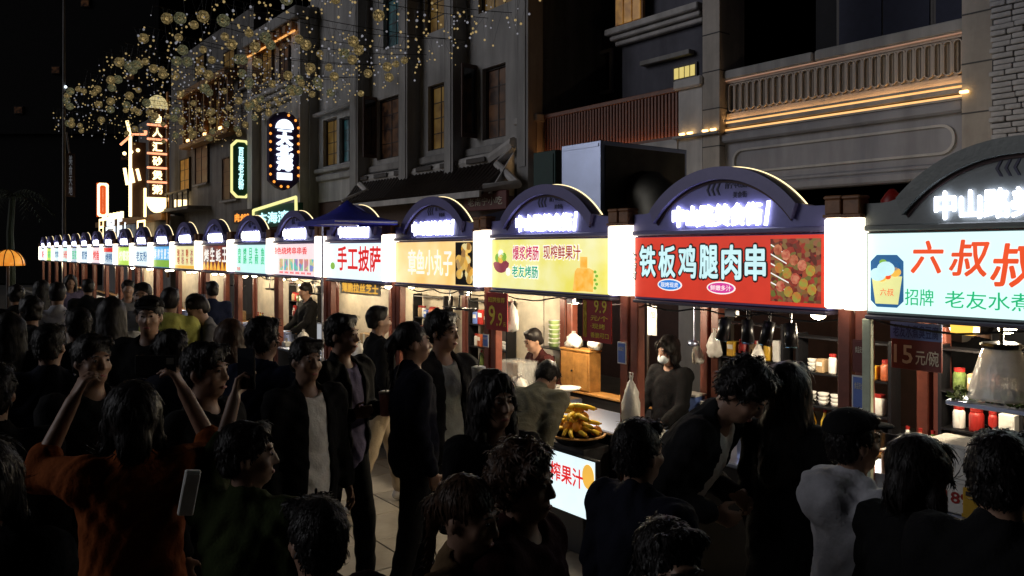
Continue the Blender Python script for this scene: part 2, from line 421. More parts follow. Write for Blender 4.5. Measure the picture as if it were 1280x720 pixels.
ARMS = {  # elbow and wrist offsets (x is outward), then fingers' curl and palm direction (x outward)
 'down':  ((.045, .015, -.275), (.015, -.075, -.235), .45, (-1, .0, 0)),
 'high':  ((.05, -.14, .13), (-.02, -.08, .235), .95, (-.8, -.3, .2)),
 'back':  ((.05, .09, -.26), (.02, .03, -.24), .45, (-1, 0, 0)),
 'fore':  ((.05, -.08, -.26), (.01, -.14, -.20), .45, (-1, 0, 0)),
 'hold':  ((.055, .0, -.275), (-.09, -.20, .05), .95, (-1, -.2, 0)),
 'chest': ((.06, -.03, -.27), (-.08, -.17, .15), 1.0, (-.9, .3, 0)),
 'reach': ((.04, -.14, -.22), (-.02, -.235, .03), .55, (-.3, 0, -1)),
 'low':   ((.05, -.10, -.25), (-.05, -.20, -.13), .7, (-1, 0, -.3)),
 'up':    ((.13, -.13, .16), (-.17, -.10, .18), .95, (-.8, -.3, .2)),
 'upwide':((.155, -.14, -.01), (-.115, -.05, .25), .95, (-.8, -.3, .2)),
 'mouth': ((.05, -.13, -.24), (-.10, -.08, .23), 1.0, (-.6, .6, 0)),
}
PN = {}
def person(x, y, label, h=1.7, face=127, head=0, nod=0, lean=0, L='down', Rr='down', hair='short', haircol='hair_black',
           top='jacket', topcol='cloth_black', tee=None, legs='stand', legcol='trouser_black', shoe='shoe_black', fem=False,
           skin='skin', fat=1.0, sleeve='long', openw=.075, mask=False, cap=None, hood=False, group='people in the night market crowd', res=None, z=ZG):
    dist = math.hypot(x, y); res = res or (.0105 if dist < 4.3 else .0130 if dist < 6.5 else .016)
    root = thing('person', label, 'person', world=(x, y, z), rz=R(face+90), group=group)
    root.scale = (h/1.75/UNIT,)*3
    sh = .155 if fem else .178; hipw = .09; T = rotx(-0) ; pv = V3(0, 0, .95)
    Lm = rotx(R(lean))                      # forward lean: local forward is -y
    U = lambda p: pv + Lm @ (np.array(p, float)-pv)
    Ui = lambda P: pv + (P-pv) @ Lm
    Hm = Lm @ rotz(R(head)) @ rotx(R(nod)); nk = U((0, .005, 1.49))
    Hd = lambda p: nk + Hm @ (np.array(p, float)-V3(0, .005, 1.49))
    # skeleton
    hips, knees, ank, toe = {}, {}, {}, {}
    for sx in (1, -1):
        st = {'stand': (0, 0), 'stride': (.24*sx, .0), 'step': (.12*sx, 0)}[legs][0]
        hips[sx] = V3(sx*hipw, 0, .91); knees[sx] = V3(sx*.10, -st*.55-.02, .50 + abs(st)*.02); ank[sx] = V3(sx*.105, -st+.02, .085)
        toe[sx] = ank[sx] + V3(sx*.02, -.15, -.045)
    arms = {}
    for sx, nm in ((1, L), (-1, Rr)):
        e, w, cu, pn = ARMS[nm]; s0 = V3(sx*sh, .005, 1.405)
        if nm in ('up', 'upwide', 'high'): s0 = s0 + V3(0, 0, .03)
        el = s0 + V3(sx*e[0], e[1], e[2]); wr = el + V3(sx*w[0], w[1], w[2])
        arms[sx] = [U(s0), U(el), U(wr), Lm @ nrm(wr-el), cu, Lm @ nrm((sx*pn[0], pn[1], pn[2]))]
    b = []
    ad = lambda p, k=.03, s=1: b.append((p, k, s))
    f = fat
    ad(elli(U((0, .0, .95)), (.155*f, .115*f, .12), Lm)); ad(elli(U((0, 0, 1.10)), ((.125 if fem else .135)*f, .095*f, .15), Lm), .05)
    ad(elli(U((0, .005, 1.28)), ((.135 if fem else .155)*f, .105*f, .17), Lm), .05)
    ad(cone(U((-sh+.02, .01, 1.40)), U((sh-.02, .01, 1.40)), .055, .055), .05); ad(cone(U((0, .015, 1.40)), Hd((0, .01, 1.56)), .06, .053), .04)
    for sx in (1, -1):
        ad(cone(hips[sx], knees[sx], .085*f, .058), .04); ad(cone(knees[sx], ank[sx], .056, .038), .02); ad(cone(ank[sx], toe[sx], .038, .03), .02)
        s0, el, wr, dr, cu, pn = arms[sx]
        ad(cone(s0, el, .048*f, .038), .03); ad(cone(el, wr, .038, .026), .015)
        # hand: palm, four fingers of different length bent at two joints, thumb from the side of the palm
        pn = nrm(pn - dr*(pn @ dr)); cr = np.cross(dr, pn)
        thumbside = cr if (cr @ (Lm @ V3(0, -1, .3))) > 0 else -cr
        for i, (o, ln) in enumerate(((.030, .066), (.011, .076), (-.009, .071), (-.028, .056))):
            k0 = wr + dr*.012 + thumbside*o*.5; k1 = wr + dr*(.088-.004*abs(i-1)) + thumbside*o
            ad(cone(k0, k1, .0135, .0105), .012)
            a1 = cu*(.5+.08*i); d1 = dr*math.cos(a1)+pn*math.sin(a1); a2 = cu*(1.5+.1*i); d2 = dr*math.cos(a2)+pn*math.sin(a2)
            k2 = k1 + d1*ln*.52; ad(cone(k1, k2, .0098, .0088), .003); ad(cone(k2, k2+d2*ln*.48, .0088, .0078), .003)
        t0 = wr + dr*.028 + thumbside*.02; t1 = t0 + nrm(dr*.6+thumbside*.75+pn*.35)*.045; t2 = t1 + nrm(dr*.85+thumbside*.2+pn*.5)*.035
        ad(cone(t0, t1, .014, .011), .008); ad(cone(t1, t2, .0105, .0085), .003)
    # head with brow, eye sockets, nose, mouth, chin and ears
    ad(elli(Hd((0, .018, 1.655)), (.074, .090, .092), Hm), .03); ad(elli(Hd((0, -.028, 1.60)), (.057, .062, .082), Hm), .03)
    ad(elli(Hd((0, -.055, 1.542)), (.030, .028, .022), Hm), .03)
    for sx in (1, -1):
        ad(elli(Hd((sx*.074, .012, 1.615)), (.010, .020, .031), Hm), .008)
        ad(elli(Hd((sx*.040, -.062, 1.600)), (.022, .020, .020), Hm), .02)
        ad(elli(Hd((sx*.030, -.093, 1.637)), (.017, .014, .011), Hm), .012, -1)
        ad(elli(Hd((sx*.030, -.078, 1.636)), (.0125, .0125, .0105), Hm), .003)
    ad(cone(Hd((-.032, -.082, 1.660)), Hd((.032, -.082, 1.660)), .010, .010), .012)
    ad(cone(Hd((0, -.088, 1.645)), Hd((0, -.106, 1.600)), .008, .0125), .012)
    for sx in (1, -1): ad(elli(Hd((sx*.010, -.096, 1.597)), (.009, .010, .008), Hm), .006)
    ad(elli(Hd((0, -.088, 1.566)), (.021, .009, .006), Hm), .006); ad(elli(Hd((0, -.085, 1.556)), (.018, .009, .007), Hm), .006)
    v, q = sdf_mesh(b, res); np_obj('body', v, q, skin, root)
    if dist < 14:
        for sx in (1, -1):
            e = MB().ball((0, 0, 0), .0068, 8, 6); o = e.build('eye', 'eye_dark', root, smooth=True); o.location = Hd((sx*.030, -.0865, 1.636))
            bw = MB().tube([Hd((sx*.016, -.093, 1.657)), Hd((sx*.032, -.091, 1.661)), Hd((sx*.047, -.080, 1.656))], .0032, 5); bw.build('eyebrow', 'brow', root, smooth=True)
        if not mask:
            o = MB().ball((0, 0, 0), (.020, .006, .0075), 10, 6).build('lips', 'lips', root, smooth=True); o.matrix_local = Matrix.Translation(Hd((0, -.0925, 1.561))) @ Matrix(Hm.tolist()).to_4x4()
    ph = random.uniform(0, 6)
    # hair
    hp = []; big = {'bushy': .016, 'long': .009, 'bob': .011, 'short': .007, 'pony': .004, 'messy': .012, 'bald': .003}[hair]
    hp.append((elli(Hd((0, .024, 1.668)), (.076+big, .092+big, .090+big*1.1), Hm), .02, 1))
    if hair in ('short', 'bushy', 'messy'): hp.append((elli(Hd((0, .06, 1.60)), (.066, .05, .06), Hm), .03, 1)); hp.append((cone(Hd((-.045, -.046, 1.732)), Hd((.05, -.050, 1.728)), .020, .023), .03, 1))
    if hair == 'long':
        hp += [(cone(Hd((0, .06, 1.66)), U((0, .105, 1.27)), .075, .085), .05, 1)]
        for sx in (1, -1): hp += [(cone(Hd((sx*.062, .01, 1.67)), U((sx*.088, -.03, 1.32)), .038, .034), .04, 1), (cone(Hd((sx*.05, .05, 1.62)), U((sx*.085, .07, 1.28)), .05, .05), .04, 1), (cone(Hd((sx*.015, -.06, 1.74)), Hd((sx*.068, -.045, 1.62)), .02, .02), .02, 1)]
    if hair == 'bob':
        for sx in (1, -1): hp += [(cone(Hd((sx*.06, .0, 1.67)), Hd((sx*.076, -.012, 1.535)), .036, .032), .03, 1), (cone(Hd((sx*.02, -.07, 1.73)), Hd((sx*.066, -.055, 1.64)), .022, .018), .02, 1)]
        hp.append((cone(Hd((0, .06, 1.66)), Hd((0, .07, 1.545)), .07, .06), .03, 1))
    if hair == 'pony': hp += [(cone(Hd((0, .10, 1.68)), Hd((0, .135, 1.63)), .026, .030), .02, 1), (cone(Hd((0, .135, 1.63)), U((0, .125, 1.38)), .030, .014), .02, 1)]
    inv = lambda P: (P-nk) @ Hm + V3(0, .005, 1.49)
    def hcut(P, F):
        q = inv(P); face_ = np.linalg.norm((q-V3(0, -.150, 1.595))/V3(.074 if hair in ('long', 'bob') else .082, .105, .118), axis=-1)
        F = np.maximum(F, (1-face_)*.08)
        if hair in ('short', 'bushy', 'messy', 'pony', 'bald'):
            low = 1.565 + np.maximum(0, -(q[..., 1]-.03))*1.0; F = np.where((q[..., 1] < .12) | (hair != 'pony'), np.maximum(F, (low-q[..., 2])), F)
        return F
    amp = .013 if hair == 'bushy' else .010 if hair == 'messy' else .0035
    hv, hq = sdf_mesh(hp, max(.0095, res*.8), hcut, lambda P: amp*wob(P, 60, ph) + amp*.5*wob(P, 118, ph+2) + .0022*np.sin(np.arctan2(P[..., 0]-nk[0], P[..., 1]-nk[1])*26 + 5*np.sin(P[..., 2]*16+ph)) + .0012*np.sin(np.arctan2(P[..., 0]-nk[0], P[..., 1]-nk[1])*47 + 9*np.sin(P[..., 2]*11+ph)))
    np_obj('hair', hv, hq, haircol, root)
    if dist < 8:
        tv, tt = strands(hv, hq, 2200 if dist < 4.6 else 900, {'long': .09, 'bob': .075, 'pony': .06, 'bushy': .040, 'messy': .042}.get(hair, .034), {'bushy': .7, 'messy': .45, 'short': .28}.get(hair, .12), Hd((0, .06, 1.75)))
        np_obj('loose_hair', tv, tt, haircol, root)['kind'] = 'stuff'
    # top garment
    infl = {'tee': .014, 'jacket': .034, 'hoodie': .036, 'coat': .04, 'sweater': .03}[top]
    def garment(infl, hem, sleeves, opening=0, collar=True, cm=.10):
        g = []
        ad = lambda p, k=.05, s=1: g.append((p, k, s))
        lo_z = hem
        ad(elli(U((0, 0, .97)), (.160*f+infl, .118*f+infl, .20), Lm)); ad(elli(U((0, 0, 1.12)), (.142*f+infl, .102*f+infl, .19), Lm))
        ad(elli(U((0, .005, 1.28)), ((.145 if fem else .163)*f+infl, .108*f+infl*.9, .18+infl*.5), Lm)); ad(cone(U((-sh, .01, 1.40)), U((sh, .01, 1.40)), .052+infl*.7, .052+infl*.7))
        if hem < .8: ad(cone(V3(0, 0, .9), V3(0, 0, hem+.1), .16*f+infl*.6, .17*f+infl*.7), .08)
        if collar: ad(cone(U((0, .012, 1.43)), U((0, .012, 1.475)), .068+infl*.5, .066+infl*.25), .03)
        for sx in (1, -1):
            s0, el, wr, dr, cu, pn = arms[sx]
            ad(cone(s0, el, .054*f+infl*.65, .042+infl*.55), .035)
            if sleeves == 'long': ad(cone(el, wr-dr*.012, .042+infl*.55, .031+infl*.45), .02)
            if sleeves == 'elbow': ad(cone(el, el+(wr-el)*.22, .042+infl*.5, .044+infl*.5), .015)
        if hood:
            ad(elli(U((0, .15, 1.415)), (.125, .072, .105), Lm), .06); ad(cone(U((-.085, .03, 1.47)), U((-.05, .11, 1.46)), .034, .045), .04); ad(cone(U((.085, .03, 1.47)), U((.05, .11, 1.46)), .034, .045), .04)
        def cut(P, F):
            q = Ui(P); body_ = np.where(np.abs(q[..., 0]) < .30, 1, 0)
            low = np.where((np.linalg.norm(P[..., :2], axis=-1) < .30) if not lean else (np.abs(q[..., 0]) < .24), hem-q[..., 2], -9)
            for sx in (1, -1):                       # hem does not cut a hanging sleeve
                s0, el, wr, dr, *_ = arms[sx]
                near = np.minimum(sd(cone(el, wr, .06, .05), P), sd(cone(s0, el, .06, .06), P)) < .03; low = np.where(near, -9, low)
            F = np.maximum(F, low)
            F = np.maximum(F, (cm-.026)-np.linalg.norm((q-V3(0, -.055, 1.51))*V3(1, .8, 1), axis=-1))
            if opening: F = np.maximum(F, np.where((q[..., 1] < -.02) & (q[..., 2] < 1.46), opening*(.75+.5*(1.4-q[..., 2])) - np.abs(q[..., 0]-.01), -9))
            return F
        ridge = lambda t: 1-np.abs(np.sin(t))*2
        wr_ = lambda P: .006*wob(P, 24, ph) + .004*wob(P, 50, ph+1) + .0045*ridge(P[..., 2]*30+3.2*np.sin(P[..., 0]*11+ph)+2*np.sin(P[..., 1]*13))*np.clip(np.abs(np.sin(P[..., 2]*9+ph))*1.2, .2, 1) + .003*ridge(P[..., 0]*38+P[..., 2]*22+4*np.sin(P[..., 1]*17+ph))
        return sdf_mesh(g, res*1.15, cut, wr_)
    hem = {'tee': .86, 'jacket': .82, 'hoodie': .84, 'coat': .55, 'sweater': .86}[top]
    v, q = garment(infl, hem, 'short' if top == 'tee' else sleeve, openw if tee else 0)
    np_obj({'tee': 't_shirt', 'sweater': 'sweater', 'hoodie': 'hoodie'}.get(top, top), v, q, topcol, root)
    if tee:
        v, q = garment(.016, .80, 'none', 0, False, .11); np_obj('t_shirt', v, q, tee, root)
    # trousers and shoes
    t = [(elli((0, 0, .94), (.162*f, .122*f, .13)), .04, 1)]
    for sx in (1, -1): t += [(cone(hips[sx], knees[sx], .098*f, .072), .05, 1), (cone(knees[sx], ank[sx]+V3(0, 0, .02), .072, .058), .02, 1)]
    tw = lambda P: .005*np.sin(P[..., 2]*55+ph+4*np.sin(P[..., 0]*20))*np.clip((1-P[..., 2]), .2, 1)
    tc = lambda P, F: np.maximum(np.maximum(F, .075-P[..., 2]), (P[..., 2]-1.0))
    v, q = sdf_mesh(t, res*1.3, tc, tw); np_obj('trousers', v, q, legcol, root)
    for sx in (1, -1):
        s = [(cone(ank[sx]+V3(0, .03, -.035), ank[sx]+V3(sx*.02, -.15, -.05), .043, .04), .03, 1), (cone(ank[sx]+V3(0, 0, .01), ank[sx]+V3(0, -.03, -.02), .05, .05), .03, 1)]
        v, q = sdf_mesh(s, .013, lambda P, F: np.maximum(np.maximum(F, .003-P[..., 2]), P[..., 2]-.125)); np_obj('shoe', v, q, shoe, root)
    if mask:
        mk = [(elli(Hd((0, -.072, 1.572)), (.056, .045, .048), Hm), .02, 1)]
        v, q = sdf_mesh(mk, .008, lambda P, F: np.maximum(F, inv(P)[..., 1]+.028)); np_obj('face_mask', v, q, 'mask_white', root)
        for sx in (1, -1): MB().tube([Hd((sx*.052, -.05, 1.585)), Hd((sx*.072, -.01, 1.61)), Hd((sx*.082, .03, 1.615))], .0016, 5).build('mask_strap', 'mask_white', root)
    if cap:
        cp = [(elli(Hd((0, .02, 1.69)), (.094, .112, .082), Hm), .02, 1)]
        v, q = sdf_mesh(cp, .009, lambda P, F: np.maximum(F, 1.688-inv(P)[..., 2]+.16*(inv(P)[..., 1]-.02)*-1)); np_obj('cap', v, q, cap, root)
        br = [(elli(Hd((0, -.10, 1.693)), (.070, .075, .009), Hm), .01, 1)]
        v, q = sdf_mesh(br, .007); np_obj('cap_brim', v, q, cap, root)
    PN[label] = (root, {sx: (arms[sx][2]+arms[sx][3]*.085+arms[sx][5]*.03, arms[sx][3], arms[sx][5]) for sx in (1, -1)}, Hd)
    return root
def hand_pos(root, sx):
    bpy.context.view_layer.update()
    for r, hm, _ in PN.values():
        if r is root: return r.matrix_world @ Vector(hm[sx][0])
# ------------------------------------------------------------------ ground and far background
def ground():
    MB().box(-260, 260, -30, 330, -.5, ZG-.012).build('ground', 'ground_dark', None)['kind'] = 'structure'
    n = 0
    mb = MB()
    g = thing('market_pavement', None, None, 0, -9, ZG-.012); g['kind'] = 'structure'
    rows = 0
    # paving slabs laid one by one where they can still be told apart, one sheet beyond
    me = {}
    for i in range(3): me[i] = MB().box(-.296, .296, -.296, .296, 0, .012, .006)
    ms = []
    for i in range(3):
        q = bpy.data.meshes.new('paving_slab'); q.from_pydata(me[i].v, [], me[i].f); q.materials.append(M['paving_%d' % i]); ms.append(q)
    for i in range(24):
        for j in range(12):
            a, y = 3.4 - .6*i, 4.2 + .6*j
            p = Wd(a, y-9)
            px = 640 + 1000*p[0]/max(p[1], .1)
            if p[1] < 1.2 or px < -80 or px > 1400: continue
            o = link('paving_slab', random.choice(ms), None, g, (a, y, random.uniform(-.0015, .0015))); n += 1
    sh = MB().box(-60, 3.7, 3.3, 18, -.02, -.001).build('pavement_base', 'paving_1', g)
    k = MB().box(-60, 12, 0, 16, ZG-.2, 0, .01).build('arcade_floor', 'paving_1', None, Wd(0, 1.32)); k.rotation_euler = (0, 0, ROT); k['kind'] = 'structure'
mat('ground_dark', (.06, .055, .05), .8, var=.3, scale=.6)
mat('paving_0', (.30, .26, .20), .5, var=.25, scale=3, bump=.2); mat('paving_1', (.25, .22, .175), .55, var=.25, scale=3, bump=.2); mat('paving_2', (.34, .29, .225), .45, var=.25, scale=3, bump=.2)
ground()
# a dark tower far off behind the street, a few windows lit
t = thing('distant_tower', 'dark tower block far off at left with a few dim lit windows', 'building', world=(-33, 60, 0))
mat('tower_wall', (.012, .012, .014), .9)
MB().box(-9, 6.5, 0, 12, 0, 30).box(-4, 6, .5, 11.5, 30, 31.2).build('wall', 'tower_wall', t)
MB().box(-9.2, 6.7, -.2, 0, 11.2, 11.6).build('ledge', 'tower_wall', t)
for x, z in ((4, 9.5), (4.4, 15.5), (-1.2, 16), (1, 21), (-4, 13)):
    f = MB().box(x-.35, x+.35, -.06, -.004, z-.3, z+.3).build('window_frame', 'frame_dark', t); MB().box(x-.28, x+.28, -.075, -.065, z-.22, z+.22).build('pane', 'win_dim', f)

# ------------------------------------------------------------------ stalls
def PX(a, D):
    p = Wd(a, D); return 640 + 1000*p[0]/p[1]
def arch_poly():
    cz, r = 2.172, .868
    top = arc(0, cz, r, 41, 139, 28)
    right = [(.87, 2.545), (.87, 2.72), (.77, 2.72), (.72, 2.724), (.685, 2.735)]
    left = [(-.685, 2.735), (-.72, 2.724), (-.77, 2.72), (-.87, 2.72), (-.87, 2.545)]
    return right + top + left
DESC = {}
def proto_stall():
    t = thing('food_stall', 'stall', 'food stall')
    for sx in (-1, 1):
        for y in (.07, 1.12):
            MB().box(sx*.935-.045, sx*.935+.045, y, y+.09, ZG, 2.63 if y < 1 else 2.6, .008).build('post', 'lacquer', t)
        MB().box(sx*.932-.060, sx*.932+.060, -.062, .060, 2.052, 2.632, .012).build('corner_lamp', 'lamp_white', t)
        MB().box(sx*.932-.063, sx*.932+.063, -.068, .066, 2.634, 2.655).box(sx*.932-.055, sx*.932+.055, -.060, .062, 2.655, 2.75, .006).box(sx*.932-.062, sx*.932+.062, -.066, .064, 2.75, 2.775, .008).build('post_cap', 'cap_wood', t)
    MB().box(-.866, .866, .004, .10, 2.03, 2.54, .006).build('sign_box', 'header', t)
    MB().box(-.866, .866, -.02, .16, 2.0, 2.026, .006).build('lower_beam', 'beam_dark', t)
    MB().prism(arch_poly(), .0, .10).build('arch_board', 'header', t)
    MB().band(arc(0, 2.172, .868, 41, 139, 28), arc(0, 2.172, .775, 37, 143, 28), -.045, -.001).build('arch_rim', 'header_edge', t)
    MB().band(arc(0, 2.172, .772, 38, 142, 24), arc(0, 2.172, .752, 37, 143, 24), -.012, -.001).build('arch_groove', 'groove', t)
    MB().box(-.866, .866, -.03, -.001, 2.546, 2.585, .008).build('ledge', 'header_edge', t)
    MB().tube([(x, .088, z) for x, z in arc(0, 2.172, .867, 39, 141, 40)], .008, 6).build('led_strip', 'led_warm', t, smooth=True)
    MB().box(-.985, .985, .165, 1.26, 2.602, 2.64, .01).build('roof_panel', 'beam_dark', t)
    MB().box(-.88, .88, 1.15, 1.19, 2.45, 2.60).build('rear_beam', 'lacquer', t)
    MB().box(-.885, .885, .06, .60, ZG+.02, .84, .01).build('counter', 'counter_black', t)
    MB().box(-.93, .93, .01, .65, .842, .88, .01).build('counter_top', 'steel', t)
    MB().box(-.885, .885, .95, 1.115, ZG+.02, .90, .008).build('rear_cabinet', 'counter_black', t)
    MB().box(-.885, .885, .93, 1.118, .902, .93, .006).build('rear_shelf', 'wood_box', t)
    # white glowing name on the arch, dark chevrons and small print above it
    text('中山路美食街', 'arch_text', -.44, .375, 2.60, 2.77, -.022, t, bold=.045, name='arch_lettering', depth=.018)
    MB().prism([(.395, 2.60), (.412, 2.60), (.437, 2.77), (.42, 2.77)], -.022, -.004).build('arch_stroke', 'arch_text', t)
    for i in range(3):
        x = -.12 + i*.045
        MB().prism([(x, 2.875), (x+.024, 2.83), (x+.038, 2.83), (x+.016, 2.875), (x+.038, 2.92), (x+.024, 2.92)], -.006, -.001).build('chevron', 'print_dark', t)
    text('南宁中山路', 'print_dark', .05, .24, 2.875, 2.925, -.005, t, name='small_print'); text('美食街', 'print_dark', .12, .24, 2.805, 2.85, -.005, t, name='small_print')
    return t
NAMES = {-1:'uncle brand boiled tofu', 0:'red skewer', 1:'yellow sausage and juice', 2:'orange snack ball', 3:'red on white pizza', 4:'pink menu', 5:'green lettered dumpling',
         6:'dark flame grill', 7:'pale yellow', 8:'blue and green', 9:'pale cyan', 10:'lime green', 11:'white and red'}
LAB = {-1:'nearest stall at right with pale cyan sign of red brush characters and a cup picture', 0:'stall with red sign of white outlined characters beside a picture of skewers',
 1:'stall with yellow sign showing purple fruit at left and an orange juice mug', 2:'stall with orange sign of pale characters and a picture of golden balls',
 3:'stall with white sign of four big red characters under the blue canopy', 4:'stall with pink white sign of small red print over a row of coloured pictures',
 5:'stall with mint white sign covered in columns of green characters', 6:'stall with dark sign of white characters over orange flames', 7:'stall with pale yellow sign of upright brown and purple characters',
 8:'stall with sign blue above and green below with white strokes', 9:'stall with pale cyan sign of dark characters, left of the blue and green one', 10:'stall with lime green sign, seen small down the row',
 11:'stall with white sign above a red band, far down the row'}
st0 = proto_stall(); STALL = {}
for k in range(-1, 19):
    a = -GW*(k+.5)
    far = k > 11
    lb = LAB.get(k) or '%s stall from the far end, tiny glowing %s sign' % (['seventh', 'sixth', 'fifth', 'fourth', 'third', 'second', 'first'][k-12], ['pink', 'white', 'grey blue', 'mint', 'cyan', 'lime', 'white'][k-12])
    STALL[k] = st0 if k == -1 else dup(st0)
    s = STALL[k]; s.location = Wd(a, random.uniform(-.006, .006), random.uniform(-.006, .006) if k != -1 else 0); s.rotation_euler = (random.uniform(-.004, .004), random.uniform(-.003, .003), ROT+random.uniform(-.006, .006));  s['label'] = lb; s['group'] = 'food stalls in a row along the street'
    if far: s['group'] = 'small far stalls at the end of the row'
def face(k, m, **kw): return MB().box(-.85, .85, -.006, .0035, 2.05, 2.53).build('sign_face', m, STALL[k])
def SX(k, px): return A(px, 0) + GW*(k+.5)
def TX(k, s, m, px0, px1, py0, py1, **kw):
    pm = (px0+px1)/2
    return text(s, m, SX(k, px0), SX(k, px1), Z(pm, py1, 0), Z(pm, py0, 0), kw.pop('y', -.011), STALL[k], **kw)
E = lambda n, c, es=.95, **k: glow('face_'+n, c, es, sample=True, **k)
E('cyan', (.70, .95, .94), 1.12, var=.06, scale=2); E('red', (.74, .045, .02), .85, var=.12); E('yellow', (.84, .76, .13), .95, col2=(.95, .92, .50), scale=2.2)
E('orange', (1, .58, .17), 1.0, col2=(1, .82, .42), scale=2); E('white', (.80, .96, .99), 1.1, var=.05); E('pink', (.98, .78, .80), 1.0, var=.05)
E('mint', (.62, .97, .92), 1.0, var=.05); E('night', (.05, .02, .04), .8, col2=(.30, .05, .02)); E('cream', (.95, .88, .45), .95, var=.1)
E('blue', (.12, .50, .95), .95, var=.2); E('lime', (.55, .85, .12), .95, var=.15); E('grey', (.6, .75, .85), .9, var=.1)
I = lambda n, c, es=.9, **k: glow('ink_'+n, c, es, **k)
I('redorange', (.95, .09, .015)); I('green', (.02, .55, .22)); I('black', (.01, .008, .008), .3); I('ice', (.62, .92, .95), 1.0); I('magenta', (.62, .015, .10)); I('brown', (.45, .06, .02))
I('teal', (.0, .42, .22)); I('white', (1, .97, .9), 1.0); I('blue', (.03, .25, .80)); I('pink', (.75, .05, .35)); I('purple', (.28, .04, .07), .8, col2=(.45, .10, .12)); I('gold', (1, .55, .08))
I('juice', (.95, .42, .03), .95, col2=(1, .62, .15), scale=12); I('flame', (1, .25, .02), .9, col2=(1, .7, .1), scale=9); I('leaf', (.25, .5, .06)); I('deepblue', (.02, .12, .30)); I('red', (.80, .02, .02))
I('skewer', (.02, .008, .004), .75, col2=[(.16, .02, .01), (.42, .04, .02), (.10, .02, .01), (.35, .14, .06), (.16, .18, .03), (.5, .06, .03), (.05, .015, .01)], tex='vor', scale=34, lo=.05, hi=.95)
I('golden', (.75, .36, .04), .85, col2=[(.95, .62, .15), (.25, .09, .02), (.9, .75, .35)], tex='vor', scale=12, lo=.1, hi=.9)
I('pics', (.1, .5, .8), .8, col2=[(.2, .7, .5), (.85, .8, .3), (.9, .3, .2), (.3, .3, .7)], tex='vor', scale=12, lo=.1, hi=.9)
def ell(cx, cz, rx, rz, y0, y1, n=20): return MB().prism([(cx+rx*math.cos(2*math.pi*i/n), cz+rz*math.sin(2*math.pi*i/n)) for i in range(n)], y0, y1)
I('meat', (.45, .05, .03), .8, col2=(.75, .30, .16), scale=30); I('meat2', (.62, .22, .10), .8, col2=(.35, .05, .02), scale=30); I('pepper', (.30, .36, .05), .8, col2=(.6, .15, .03), scale=30)
for o in STALL[-1].children:            # cyan sign light on the nearest header put into its colour
    nm = o.name.split('.')[0]
    if nm in ('sign_box', 'arch_board', 'arch_rim', 'ledge'):
        o.material_slots[0].link = 'OBJECT'; o.material_slots[0].material = M['header_sign_lit' if nm in ('sign_box', 'arch_board') else 'edge_sign_lit']
# A: uncle brand, cut by the right edge of the picture
face(-1, 'face_cyan')
sA = STALL[-1]
TX(-1, '六', 'ink_redorange', 1141, 1180, 300, 342, bold=.03, slant=.12); TX(-1, '叔', 'ink_redorange', 1189, 1238, 299, 346, bold=.025, slant=.15)
x0 = SX(-1, 1241); text('叔', 'ink_redorange', x0, x0+.235, 2.222, 2.465, -.011, sA, bold=.025, slant=.15)
x0 = SX(-1, 1132); TX(-1, '招牌', 'ink_green', 1132, 1168, 361, 382, bold=.008)
x0 = SX(-1, 1182); text('老友水煮臭豆腐', 'ink_green', x0, x0+.80, 2.095, 2.195, -.011, sA, bold=.008)
xa, xb = SX(-1, 1089), SX(-1, 1130); za, zb = 2.08, 2.40; r_ = .04
MB().prism([(xa+r_, za), (xb-r_, za), (xb, za+r_), (xb, zb-r_), (xb-r_, zb), (xa+r_, zb), (xa, zb-r_), (xa, za+r_)], -.009, -.0065).build('picture_panel', 'ink_deepblue', sA)
xm = (xa+xb)/2
MB().prism([(xm-.07, za+.02), (xm+.07, za+.02), (xm+.095, za+.19), (xm-.095, za+.19)], -.012, -.0095).build('printed_cup', glow('ink_cup', (.85, .85, .35), .95, scale=9), sA)
for dx, dz, m_, rr in ((-.05, .20, 'ink_ice', .05), (.0, .235, 'ink_ice', .055), (.055, .215, 'ink_gold', .035), (.045, .25, 'ink_deepblue', .035), (-.03, .18, 'ink_gold', .03), (.01, .185, 'ink_redorange', .018), (-.02, .275, 'ink_leaf', .022)):
    ell(xm+dx, za+dz, rr, rr*.8, -.0155-.0012*rr*100, -.0125).build('printed_topping', m_, sA)
text('六叔', 'ink_redorange', xm-.04, xm+.045, za+.07, za+.115, -.0135, sA, depth=.001)
# B: skewers
face(0, 'face_red'); sB = STALL[0]
for i, c in enumerate('铁板鸡腿肉串'):
    x0 = SX(0, 799) + (SX(0, 961)-SX(0, 799))*i/6; w = (SX(0, 961)-SX(0, 799))/6*.92
    text(c, 'ink_black', x0-.008, x0+w+.008, 2.198, 2.482, -.0095, sB, bold=.075, depth=.002, name='character_outline'); text(c, 'ink_ice', x0+.006, x0+w-.006, 2.212, 2.468, -.0125, sB, bold=.035, depth=.002)
TX(0, '主哥', 'ink_black', 788, 796, 314, 350, vertical=True, bold=.06, depth=.002, y=-.0095); TX(0, '主哥', 'ink_white', 789, 795, 316, 348, vertical=True, bold=.02, depth=.002, y=-.0125)
for px, py, w, m_, s_ in ((837, 356, .125, 'ink_blue', '现烤现卖'), (901, 360, .13, 'ink_pink', '鲜嫩多汁')):
    cx, cz = SX(0, px), Z(px, py, 0)
    ell(cx, cz, w, .047, -.009, -.0065).build('bubble_border', 'ink_white', sB); ell(cx, cz, w-.012, .038, -.011, -.0092).build('bubble', m_, sB)
    text(s_, 'ink_white', cx-w*.72, cx+w*.72, cz-.02, cz+.02, -.0125, sB, depth=.001, bold=.01)
xa, xb = SX(0, 963), SX(0, 1026)
MB().box(xa, xb, -.010, -.0065, 2.075, 2.505).build('skewer_picture', 'ink_skewer', sB)
